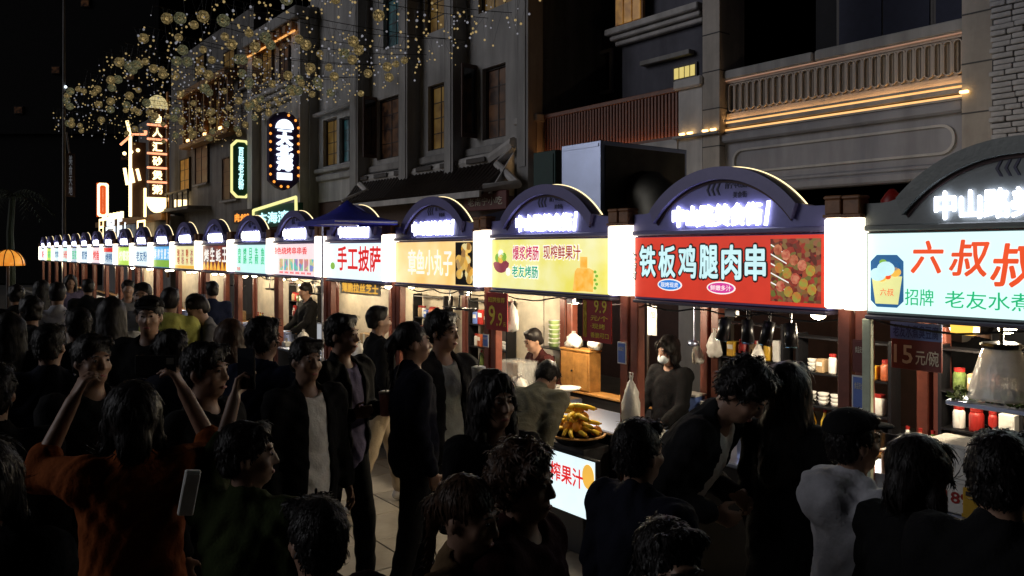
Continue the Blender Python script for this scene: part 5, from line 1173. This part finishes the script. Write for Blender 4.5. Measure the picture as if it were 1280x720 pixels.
# --- nearest stall
D = .42
t = thing('food_cover', 'white cloth food cover hanging over greens in the nearest stall', 'food cover', A(1252, D), D, Z(1252, 498, D)); MB().lathe([(.185, 0), (.18, .02), (.155, .12), (.12, .24), (.10, .29), (.09, .30)], n=24).build('cloth', 'bag_film', t, smooth=True); MB().lathe([(.105, .298), (.115, .315), (.10, .33)], n=20).build('ring', 'black_metal', t); MB().tube([(0, 0, .33), (0, 0, .6), (0, 0, .95)], .012, 6).build('hanger', 'black_metal', t)
zc_ = Z(1252, 498, D)
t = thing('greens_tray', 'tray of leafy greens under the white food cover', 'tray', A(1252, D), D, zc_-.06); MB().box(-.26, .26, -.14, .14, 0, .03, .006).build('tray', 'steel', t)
mb = MB()
for i in range(160):
    p = Vector((random.uniform(-.24, .24), random.uniform(-.13, .13), .035+random.uniform(0, .06))); u = Vector((random.gauss(0, 1), random.gauss(0, 1), random.gauss(0, .6))).normalized()*.035; v = u.orthogonal().normalized()*.016; mb.add([p-u, p+v, p+u, p-v], [(0, 1, 2, 3)])
mb.build('leaves', 'greens', t)['kind'] = 'stuff'
for i, px in enumerate((1243, 1272)): boxthing('yellow_crate', 'yellow plastic crate, %s of two below the white food cover' % ['left', 'right'][i], 'crate', A(px, .3), .24, .882-.0, .20, .24, .17, 'yellow_crate', None, extra=lambda t, w, d, h: [MB().box(-w/2+.02, w/2-.02, -d/2-.006, -d/2-.001, h-.045, h-.02).build('grip', 'dark_ink', t), MB().box(-w/2, w/2, -d/2-.01, -d/2-.0065, .0, .02).build('rib', 'yellow_crate', t)], group='yellow crates on the nearest counter')
for i in range(2): boxthing('foam_box', 'white foam box, %s of the stack on the nearest counter' % ['lower one with red print', 'upper one'][i], 'foam box', A(1206, .3), .26, .882+.205*i, .30, .26, .18, 'foam', 'foam', extra=(lambda t, w, d, h: text('P189', 'red_board', -.11, .10, .06, .13, -d/2-.004, t, bold=.03)) if i == 0 else None, group='white foam boxes on the nearest counter')
boxthing('foam_box', 'white foam box standing between the two dark posts', 'foam box', A(1137, .4), .36, .882, .22, .22, .24, 'foam', 'foam')
pot('wide steel pot at the left of the nearest counter', A(1112, .4), .36, .882, .2, .12); pot('dark soup pot at the back of the nearest stall', A(1120, 1.0), 1.02, .932, .11, .16, 'black_metal')
t = thing('lit_lantern', 'small glowing amber box lamp under the nearest sign', 'lamp', A(1204, .3), .3, Z(1204, 418, .3)); MB().box(-.055, .075, -.05, .05, 0, .09, .006).build('shade', glow('amber', (1, .55, .08), 1.6, sample=True), t); MB().box(-.06, .08, -.055, .055, .0905, .10).build('lid', 'wood_box', t); MB().tube([(0, 0, .10), (0, 0, .30)], .004, 5).build('cord', 'wire', t)
for i in range(3): bottle('sauce bottle, %s of three on the nearest rear shelf' % ['left', 'middle', 'right'][i], A(1133, 1.0)+.09*i, 1.02, .932, ['white_plastic', 'sausage', 'greens'][i], .22, group='bottles on the nearest rear shelf')
t = thing('plain_post', 'pale post coloured with greenish light left of the nearest stall', 'post', A(1092, .12), .05, 0); MB().box(-.028, .028, -.02, .02, ZG+.012, 1.995, .004).build('shaft', mat('post_green_lit', (.52, .58, .44), .5), t); MB().box(-.05, .05, -.045, .045, ZG, ZG+.011).build('foot', 'steel', t)  # greenish light falling on the post is put into its colour
# --- other stalls: heaps of food, boxes and bags, smaller down the row
FOOD = {2: 'golden snacks', 3: 'pizza slices', 4: 'fried pieces', 5: 'dumplings', 6: 'grilled squid', 7: 'sour fruit', 8: 'cut cane', 9: 'rice noodles', 10: 'limes', 11: 'roast duck'}
for k in range(2, 12):
    a = ca(k); mt_ = ['banana', 'sausage', 'orange', 'foam', 'greens'][k % 5]
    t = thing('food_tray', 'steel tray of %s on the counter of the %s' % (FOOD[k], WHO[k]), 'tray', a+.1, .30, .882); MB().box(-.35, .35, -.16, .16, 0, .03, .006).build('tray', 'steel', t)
    mb = MB()
    for i in range(34): mb.ball((random.uniform(-.31, .31), random.uniform(-.13, .13), .045+random.uniform(0, .05)), (.035, .03, .025), 7, 5, .15)
    mb.build('food', mt_, t)['kind'] = 'stuff'
    bag('plastic_bag', 'white plastic bag at the left of the counter of the %s' % WHO[k], a-.55, .35, .884, .26, .26)
    pot('steel pot on the counter of the %s' % WHO[k], a+.62, .36, .882, .15, .18)
    boxthing('carton', 'cardboard carton on the rear shelf of the %s' % WHO[k], 'carton', a+.4, 1.02, .932, .3, .15, .2, 'cardboard', None, extra=lambda t, w, d, h: MB().box(-.03, .03, -d/2-.003, -d/2-.001, 0, h).build('tape', 'pale_ink', t))
    for i in range(3): bottle('bottle, %s of three on the rear shelf of the %s' % (['left', 'middle', 'right'][i], WHO[k]), a-.5+.13*i, 1.02, .932, ['sausage', 'banana', 'greens'][(i+k) % 3], .24)
    if k in (2, 4, 5, 6):
        for i in range(3):
            t = thing('hanging_pan', 'dark pan, %s of three hanging under the roof of the %s' % (['left', 'middle', 'right'][i], WHO[k]), 'pan', a-.45+.22*i, .5, 1.72); MB().lathe([(.06, 0), (.085, .03), (.08, .03), (.055, .005)], n=14).build('bowl', 'black_metal', t); MB().tube([(0, .0, .02), (0, .02, .30)], .01, 6).build('handle', 'black_metal', t)
t = thing('white_board', 'white lit tablet standing on the counter below the pizza sign', 'sign', A(402, .0), -.02, Z(402, 428, 0)); MB().box(-.12, .12, 0, .02, 0, .28, .004).build('board', 'white_plastic', t); MB().box(-.10, .10, -.004, -.0005, .02, .26).build('sheet', glow('sheet', (.7, .72, .75), .5), t)
# --- stainless smoke cleaner on the roof behind the yellow sign
D = 1.0; x0, x1 = A(702, D), A(751, D); zt = Z(751, 175, D)
t = thing('smoke_cleaner', 'tall stainless steel kitchen smoke box on the roof behind the yellow sign', 'exhaust box', x1, D, 2.642)
h_ = zt-2.642; w = x1-x0
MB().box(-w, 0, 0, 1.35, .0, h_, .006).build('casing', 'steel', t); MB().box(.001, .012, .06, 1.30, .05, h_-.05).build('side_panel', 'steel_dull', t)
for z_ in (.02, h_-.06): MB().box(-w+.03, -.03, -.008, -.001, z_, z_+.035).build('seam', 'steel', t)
MB().tube([(.013, .62, .38), (.10, .62, .38), (.22, .62, .30), (.30, .62, .12), (.31, .62, .0)], .27, 20).build('duct', 'steel_dull', t, smooth=True)
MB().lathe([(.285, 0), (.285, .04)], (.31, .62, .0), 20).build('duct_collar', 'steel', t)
t = thing('green_cabinet', 'dark green metal box on the roof left of the steel smoke box', 'box', A(686, 2.2), 2.2, Z(686, 236, 2.2)); MB().box(-.34, .14, 0, .5, -.6, .52, .01).build('body', 'dark_green_box', t); MB().box(-.30, .10, -.012, -.001, -.55, .47).build('door', 'dark_green_box', t)
# --- blue pop-up canopy before the pizza stall, and the navy shade behind
t = thing('blue_canopy', 'blue fabric canopy on a pale pole over the pizza stall sign', 'canopy', A(434, -.5), -.5, 0)
hw, hd, ze, za = .52, .40, 2.78, 3.04; n = 10
def can(x, y):
    r_ = max(abs(x), abs(y)); return za-(za-ze)*(r_**.85) + .05*(abs(x)*abs(y))*0 - .04*math.sin(math.pi*r_)*(1-abs(abs(x)-abs(y)))
vs = [(hw*(2*i/n-1), hd*(2*j/n-1), can(2*i/n-1, 2*j/n-1)) for j in range(n+1) for i in range(n+1)]; fs = [(j*(n+1)+i, j*(n+1)+i+1, (j+1)*(n+1)+i+1, (j+1)*(n+1)+i) for j in range(n) for i in range(n)]
MB().add(vs, fs).build('fabric', 'tent_blue', t, smooth=True)
mb = MB()
for s_ in (-1, 1):
    mb.add([(-hw, s_*hd, ze), (hw, s_*hd, ze), (hw, s_*(hd+.01), ze-.05), (-hw, s_*(hd+.01), ze-.05)], [(0, 1, 2, 3)]).add([(s_*hw, -hd, ze), (s_*hw, hd, ze), (s_*(hw+.01), hd, ze-.05), (s_*(hw+.01), -hd, ze-.05)], [(0, 1, 2, 3)])
mb.build('valance', 'tent_blue', t)
for sx in (-1, 1):
    if sx < 0: px_ = A(403, -.2)-A(434, -.5); MB().tube([(px_, .3, ZG), (px_, .3, ze+.02)], .014, 8).build('pole', 'tent_pole', t)
    MB().tube([(sx*hw, -hd, ze-.02), (sx*hw, hd, ze-.02)], .012, 6).build('frame_bar', 'tent_pole', t)
t = thing('navy_shade', 'wide dark navy fabric shade behind the orange stall arch', 'canopy', ca(2)-.4, 2.6, 0)
MB().add([(-2.2, -1, 2.75), (2.2, -1, 2.75), (2.2, 1, 3.25), (-2.2, 1, 3.25), (-2.2, -1, 2.72), (2.2, -1, 2.72), (2.2, 1, 3.22), (-2.2, 1, 3.22)], [(0, 1, 2, 3), (7, 6, 5, 4), (0, 4, 5, 1), (1, 5, 6, 2), (2, 6, 7, 3), (3, 7, 4, 0)]).build('fabric', 'navy_shade', t) if 'navy_shade' in M else MB().add([(-2.2, -1, 2.75), (2.2, -1, 2.75), (2.2, 1, 3.25), (-2.2, 1, 3.25), (-2.2, -1, 2.72), (2.2, -1, 2.72), (2.2, 1, 3.22), (-2.2, 1, 3.22)], [(0, 1, 2, 3), (7, 6, 5, 4), (0, 4, 5, 1), (1, 5, 6, 2), (2, 6, 7, 3), (3, 7, 4, 0)]).build('fabric', mat('navy_shade', (.012, .015, .05), .8), t)
MB().box(-2.2, 2.2, -1.02, -1.001, 2.52, 2.74).build('valance', 'navy_shade', t)
for x in (-2.1, 2.1):
    for y in (-.9, .9): MB().tube([(x, y, 0), (x, y, 2.72+(y+1)*.25)], .02, 8).build('pole', 'frame_dark', t)
t = thing('red_lantern', 'small dark red lantern on the roof edge beside the yellow lit post cap', 'lantern', A(1115, .1), .1, 2.645); MB().lathe([(.03, 0), (.06, .03), (.065, .09), (.04, .13), (.015, .16)], n=14).build('shade', 'red_board', t, smooth=True); MB().lathe([(.03, -.004), (.035, .006)], n=12).build('ring', 'gold_paint', t)

boxthing('range_hood', 'dull steel extractor hood over the red stall counter', 'extractor hood', ca(0)-.15, .75, 2.12, .9, .5, .26, 'steel_dull')
t = thing('paper_packet', 'white folded paper packet carried between the orange and green tops', 'packet', world=(-1.17, 2.8, 1.36), rz=.5)
t.rotation_euler = (.1, .16, .5); MB().box(-.026, .026, -.012, .012, .14, .30, .004).build('paper', 'white_plastic', t); MB().box(-.022, .022, -.016, -.0125, .25, .29).build('folded_flap', 'foam', t)
RK = set()
def rack(k, name, x0, x1, zs):
    """wire rack with goods above the rear shelf"""
    t = thing('goods_rack', 'black wire goods rack at the %sback of the %s' % (('left ' if x0 < 0 else 'right ') if k == 0 else '', WHO[k]), 'rack', ca(k)+(x0+x1)/2, 1.03, .935); w = (x1-x0)/2
    for sx in (-1, 1): MB().box(sx*w-.012, sx*w+.012, -.07, .07, 0, zs[-1]-.935+.02).build('upright', 'black_metal', t)
    for z in zs: MB().box(-w+.013, w-.013, -.075, .075, z-.935-.014, z-.935-.001).build('shelf', 'black_metal', t)
    for r_, z in enumerate(zs[:2]):
        x = ca(k)+x0+.06; n = 0; row = ['lower', 'upper'][r_]
        while x < ca(k)+x1-.08 and n < 7:
            w_ = random.uniform(.06, .12); kind = random.choice('jjbbc'); m_ = random.choice(['foam', 'cardboard', 'sausage', 'greens', 'yellow_crate', 'white_plastic', 'red_board', 'blue_board'])
            place = '%s from left on the %s %srack shelf, %s' % (['first', 'second', 'third', 'fourth', 'fifth', 'sixth', 'seventh'][n], row, ('left ' if x0 < 0 else 'right ') if k == 0 else '', WHO[k])
            if kind == 'j': o = thing('jar', 'jar, ' + place, 'jar', x+w_/2, 1.02, z); MB().lathe([(w_*.42, 0), (w_*.46, .01), (w_*.46, .11), (w_*.36, .13)], n=12).build('glass', m_, o, smooth=True); MB().lathe([(w_*.38, .131), (w_*.38, .155)], n=12).build('lid', 'red_board', o)
            elif kind == 'b': boxthing('packet', 'packet, ' + place, 'packet', x+w_/2, 1.02, z, w_, .09, random.uniform(.10, .2), m_, None, extra=lambda t, w, d, h: MB().box(-w*.35, w*.35, -d/2-.003, -d/2-.001, h*.5, h*.8).build('print', 'white_plastic', t))
            else: o = thing('bowl_stack', 'stack of pale bowls, ' + place, 'bowls', x+w_/2, 1.02, z); [MB().lathe([(w_*.3, .03*q), (w_*.5, .03*q+.04), (w_*.47, .03*q+.04), (w_*.28, .03*q+.01)], n=14).build('bowl', 'white_plastic', o, smooth=True) for q in range(3)]
            x += w_+.02; n += 1
rack(0, 'red', -.75, -.12, (1.22, 1.50, 1.8)); rack(0, 'red', .02, .78, (1.20, 1.46, 1.74)); rack(-1, 'near', -.86, -.35, (1.20, 1.46, 1.75)); rack(2, 'orange', -.7, .1, (1.22, 1.5, 1.8)); rack(3, 'pizza', -.1, .7, (1.22, 1.5, 1.8)); rack(5, 'mint', -.7, .6, (1.22, 1.5, 1.8))
for i, (px, v, s_) in enumerate(((893, 416, .9), (872, 424, .7), (948, 430, .8))): bag('hanging_bag', 'clear plastic bag, %s of three hung at the back of the red stall' % ['middle', 'left', 'right'][i], A(px, .95), .95, Z(px, v+30, .95), .16*s_, .26*s_)

for k in range(-1, 6):   # sagging power leads under the signs
    t = thing('power_cable', 'sagging black power lead under the sign of the %s' % WHO[k], 'cable', ca(k), .17, 1.99); n = 14
    MB().tube([(-.93+1.86*i/n, random.uniform(-.01, .01), -.05*abs(math.sin(i*math.pi/(n/ (2 if k % 2 else 3))))-random.uniform(0, .012)) for i in range(n+1)], .007, 6).build('lead', 'wire', t)
    x = random.uniform(-.4, .4); MB().box(x-.05, x+.05, -.03, .02, -.06, -.01, .006).build('socket_block', 'white_plastic', t)
for k in (0, 1, 2, 3, 4): boxthing('tissue_box', 'small white tissue box on the counter of the %s' % WHO[k], 'tissue box', ca(k)-.78, .16, .884, .16, .1, .07, 'white_plastic', None, extra=lambda t, w, d, h: MB().add([(-.04, 0, h), (.04, 0, h), (.02, .02, h+.06), (-.03, -.02, h+.05)], [(0, 1, 2, 3)]).build('tissue', 'foam', t))
# ------------------------------------------------------------------ people
for n_, c_ in (('black', (.008, .008, .009)), ('ink', (.007, .008, .016)), ('navy', (.008, .012, .032)), ('charcoal', (.018, .018, .02)), ('grey', (.16, .16, .17)), ('greyblue', (.10, .11, .14)), ('white', (.72, .71, .69)),
               ('hoodwhite', (.46, .46, .50)), ('offwhite', (.40, .42, .38)), ('maroon', (.03, .007, .007)), ('orange', (.23, .055, .010)), ('green', (.03, .042, .012)), ('olive', (.16, .155, .11)), ('lime', (.45, .46, .12)), ('tan', (.18, .115, .06)), ('lilac', (.16, .14, .24)), ('brown', (.025, .015, .011))):
    cloth('cloth_'+n_, c_)
for n_, c_ in (('black', (.012, .012, .013)), ('denim', (.03, .04, .07)), ('beige', (.40, .32, .22)), ('grey', (.05, .05, .055)), ('lilac', (.12, .11, .2))): cloth('trouser_'+n_, c_)
def who(px, Y, label, **k): return person((px-640)*Y/1000, Y, label, **k)
k_ = dict
# right foreground, customers at the nearest stalls
hood_boy = who(1068, 3.4, 'person in pale grey hoodie and black cap seen from behind at lower right', h=1.545, face=12, top='hoodie', topcol='cloth_hoodwhite', hood=True, hair='short', cap='cloth_black', L='low', Rr='low')
who(1142, 3.0, 'person with short dark bob beside the grey hoodie, chin lit, looking right', h=1.53, face=20, top='jacket', topcol='cloth_black', hair='bob', fem=True, L='hold', Rr='hold', nod=12)
who(1252, 2.55, 'person in black at the lower right corner with back turned', h=1.63, face=45, top='jacket', topcol='cloth_black', hair='short', L='down', Rr='hold')
who(988, 4.1, 'person with long black hair and black coat facing the red stall', h=1.635, face=40, top='coat', topcol='cloth_black', hair='long', fem=True, L='down', Rr='down')
lean_man = who(822, 4.2, 'person with bushy hair leaning far forward in black jacket over white shirt', h=1.78, face=-34, openw=.13, lean=32, nod=10, top='jacket', topcol='cloth_charcoal', tee='cloth_white', hair='bushy', L='hold', Rr='hold')
who(800, 3.25, 'person with short black hair and dark navy jacket in front of the lit counter poster', h=1.54, face=38, top='jacket', topcol='cloth_ink', hair='short', L='down', Rr='down')
who(618, 3.9, 'person with long black hair in black, face turned right, near the juice stall', h=1.62, face=-66, top='sweater', topcol='cloth_black', hair='long', fem=True, L='down', Rr='hold', head=8)
who(640, 6.1, 'person in grey ribbed sweater bending towards the juice counter', h=1.62, face=62, lean=56, top='sweater', topcol='cloth_olive', hair='short', L='reach', Rr='down')
phone_man = who(553, 5.9, 'person in open grey jacket and pale t-shirt holding a white cup to the chest', h=1.74, face=-52, head=28, top='jacket', topcol='cloth_charcoal', tee='cloth_offwhite', hair='messy', L='chest', Rr='down', legs='step')
who(517, 5.6, 'person with dark hair tied back, in navy jacket, just left of the open grey jacket', h=1.7, face=20, top='jacket', topcol='cloth_ink', hair='pony', fem=True, L='down', Rr='down', legs='step')
cup_man = who(428, 5.8, 'person in black jacket walking right with a pink drink cup in hand', h=1.73, face=-30, top='jacket', topcol='cloth_black', tee='cloth_lilac', hair='short', L='hold', Rr='hold', legs='step', head=15)
who(474, 7.9, 'person in beige trousers and pale shoes striding behind the drink cup', h=1.66, face=25, top='jacket', topcol='cloth_black', hair='short', legs='stride', legcol='trouser_beige', shoe='shoe_white')
who(383, 5.1, 'person in black jacket open over a long white t-shirt, centre left', h=1.65, face=-45, top='jacket', topcol='cloth_black', tee='cloth_white', hair='short', L='down', Rr='down', skin='skin_tan')
who(330, 5.5, 'person in dark navy jacket with tousled hair, before the green menu stall', h=1.73, face=70, top='jacket', topcol='cloth_navy', hair='messy', L='hold', Rr='down')
who(288, 6.2, 'person with long brown hair seen from behind in the crowd at left', h=1.67, face=110, top='jacket', topcol='cloth_brown', hair='long', haircol='hair_brown', fem=True)
who(258, 4.2, 'person in black sweater with face turned right above the raised phone', h=1.71, face=-15, top='sweater', topcol='cloth_black', hair='short')
who(186, 6.5, 'person in black cap with face towards the camera at left', h=1.8, face=-95, top='jacket', topcol='cloth_black', hair='short', cap='cloth_black', head=20)
arms_up = who(166, 3.3, 'person in orange sweater with both arms raised taking a photo, lower left', h=1.66, face=118, top='sweater', topcol='cloth_orange', hair='bob', fem=True, L='upwide', Rr='upwide', legcol='trouser_denim', sleeve='elbow')
arm_green = who(310, 3.25, 'person in dark green top raising one arm with a phone, lower left', h=1.53, face=75, head=-60, top='sweater', topcol='cloth_green', hair='short', L='high', Rr='down', sleeve='elbow')
who(580, 2.65, 'person with fur collared tan coat at the bottom centre, profile turned right', h=1.49, face=-28, top='jacket', topcol='cloth_tan', hair='pony', haircol='hair_brown', fem=True, nod=8)
who(655, 2.8, 'person in dark maroon at the bottom, right of the tan coat', h=1.545, face=-25, top='hoodie', topcol='cloth_maroon', hair='bushy', haircol='hair_brown', hood=True)
who(395, 2.45, 'person in dark maroon jacket at the bottom edge, left of centre', h=1.48, face=128, top='jacket', topcol='cloth_maroon', hair='short')
who(838, 2.15, 'person whose head shows at the bottom edge right of centre', h=1.5, face=-70, top='jacket', topcol='cloth_brown', hair='short', skin='skin_tan')
# at the far stalls and in the crowd on the left
who(246, 9.7, 'person in dark top busy at the pale yellow stall, face lit from the right', h=1.68, face=-5, top='sweater', topcol='cloth_ink', hair='short', L='reach', Rr='reach')
who(284, 9.3, 'person leaning down over the counter of the dark flame grill', h=1.74, face=-150, lean=24, top='tee', topcol='cloth_grey', hair='short', L='reach', Rr='down')
who(213, 9.0, 'person in lime yellow hoodie with back turned, far left', h=1.77, face=100, top='hoodie', topcol='cloth_lime', hair='short', hood=True)
who(139, 7.5, 'person with pale jacket and long hair in the left crowd', h=1.75, face=120, top='jacket', topcol='cloth_white', hair='long', fem=True)
who(72, 10.2, 'person in pale blue white shirt, leftmost light coloured top', h=1.78, face=115, top='tee', topcol='cloth_hoodwhite', hair='short')
who(178, 9.5, 'person in grey behind the black cap, face blurred by stall light', h=1.8, face=-80, top='jacket', topcol='cloth_grey', hair='short')
who(98, 6.6, 'person in black jacket left of the pale jacket, walking away', h=1.72, face=125, top='jacket', topcol='cloth_black', hair='short', legs='stride')
who(38, 7.8, 'person in charcoal hoodie near the left edge, walking away', h=1.74, face=130, top='hoodie', topcol='cloth_charcoal', hair='messy', hood=True, legs='step')
who(12, 6.4, 'person in dark coat cut by the left edge', h=1.7, face=110, top='coat', topcol='cloth_black', hair='long', fem=True)
who(62, 5.4, 'person with short hair in plain black, lower left crowd', h=1.7, face=120, top='jacket', topcol='cloth_ink', hair='short', head=-20)
who(116, 4.6, 'person in black with face turned right, left of the raised arms', h=1.71, face=-35, top='jacket', topcol='cloth_black', hair='short')
who(215, 5.2, 'person in dark hoodie between the raised arms and the raised phone', h=1.68, face=100, top='hoodie', topcol='cloth_ink', hair='messy', hood=True)
who(-10, 3.7, 'person in black near the bottom left corner', h=1.68, face=115, top='jacket', topcol='cloth_black', hair='short')
who(-20, 2.5, 'person in charcoal jacket at the bottom left, close to the camera', h=1.62, face=105, top='jacket', topcol='cloth_charcoal', hair='bob', fem=True)
for px, Y, lab, col, hr, fc in ((265, 12.5, 'person in navy passing the pale yellow stall in the distance', 'cloth_navy', 'short', 125), (160, 13, 'person in grey far down the street under the bright lamps', 'cloth_grey', 'short', -60), (110, 13.5, 'person in black far down the street by the last stalls', 'cloth_black', 'short', 125),
        (52, 13, 'person in dark coat far off at the left, back turned', 'cloth_ink', 'long', 120), (88, 16, 'tiny person in lilac near the end of the stall row', 'cloth_lilac', 'long', -55), (20, 11, 'person in black far off at the left edge', 'cloth_black', 'messy', 128)):
    who(px, Y, lab, h=1.72, face=fc, top='jacket', topcol=col, hair=hr, legs='step')
# stall keepers
def keeper(px, D, label, **k):
    p = Wd(A(px, D), D); return person(p[0], p[1], label, **k)
keeper(838, .78, 'stall keeper in black with white face mask inside the red stall', h=1.47, face=222, head=-8, nod=14, top='sweater', topcol='cloth_black', hair='bob', fem=True, mask=True, L='low', Rr='low', group='stall keepers behind the counters')
keeper(1228, 2.6, 'stall keeper in dark jacket turned away behind the nearest stall', h=1.72, face=60, top='jacket', topcol='cloth_black', hair='short', group='stall keepers behind the counters')
keeper(384, .80, 'stall keeper in black inside the pink menu stall', h=1.66, face=215, nod=15, top='sweater', topcol='cloth_black', hair='short', L='low', Rr='low', group='stall keepers behind the counters')
keeper(690, .80, 'stall keeper in maroon bent low behind the juice counter', h=1.45, face=205, lean=20, top='sweater', topcol='cloth_maroon', hair='short', L='low', Rr='low', group='stall keepers behind the counters')
# things held in hands
def held(root, side, name, label, cat, m, build, off=(0, 0, 0)):
    p = hand_pos(root, side); t = thing(name, label, cat, world=(p.x+off[0], p.y+off[1], p.z+off[2]), rz=root.rotation_euler.z); build(t); return t
def phone(t):
    t.scale = (1/UNIT,)*3
    MB().box(-.037, .037, -.004, .004, -.07, .085, .003).build('case', 'black_metal', t); MB().box(-.034, .034, .0045, .006, -.066, .081).build('screen', 'glass_dark', t); MB().box(-.028, -.004, -.0065, -.0045, .05, .078).build('camera_bump', 'steel_dull', t)
def cup(mat_):
    def f(t): t.scale = (1/UNIT,)*3; MB().lathe([(.03, -.07), (.033, -.065), (.042, .06), (.042, .065)], n=16).build('cup', mat_, t, smooth=True); MB().lathe([(.044, .066), (.044, .074), (.03, .08)], n=16).build('lid', 'white_plastic', t); MB().tube([(0, 0, .08), (.012, 0, .16)], .004, 6).build('straw', 'dark_ink', t)
    return f
mat('cup_pink', (.62, .34, .34), .4)
ph_ = held(arms_up, -1, 'phone', 'dark phone held up in both hands of the orange sweater', 'phone', None, phone, (-.06, 0, .03)); ph_.rotation_euler = (0, R(90), 0)
held(arm_green, 1, 'phone', 'dark phone held up by the raised arm of the green top', 'phone', None, phone, (0, 0, .03))
held(phone_man, 1, 'drink_cup', 'white paper cup held at the chest of the open grey jacket', 'cup', None, cup('white_plastic'), (0, 0, .02))
held(cup_man, 1, 'drink_cup', 'pink drink cup carried before the lilac shirt', 'cup', None, cup('cup_pink'), (0, 0, .02))

# ------------------------------------------------------------------ plan units to metres: the whole place, camera and lamps alike
for o in S.objects:
    if o.parent is None:
        o.location = o.location*UNIT
        if o.type not in ('CAMERA', 'LIGHT'): o.scale = o.scale*UNIT
        elif o.type == 'LIGHT' and o.data.type == 'POINT': o.data.energy *= UNIT*UNIT; o.data.shadow_soft_size *= UNIT
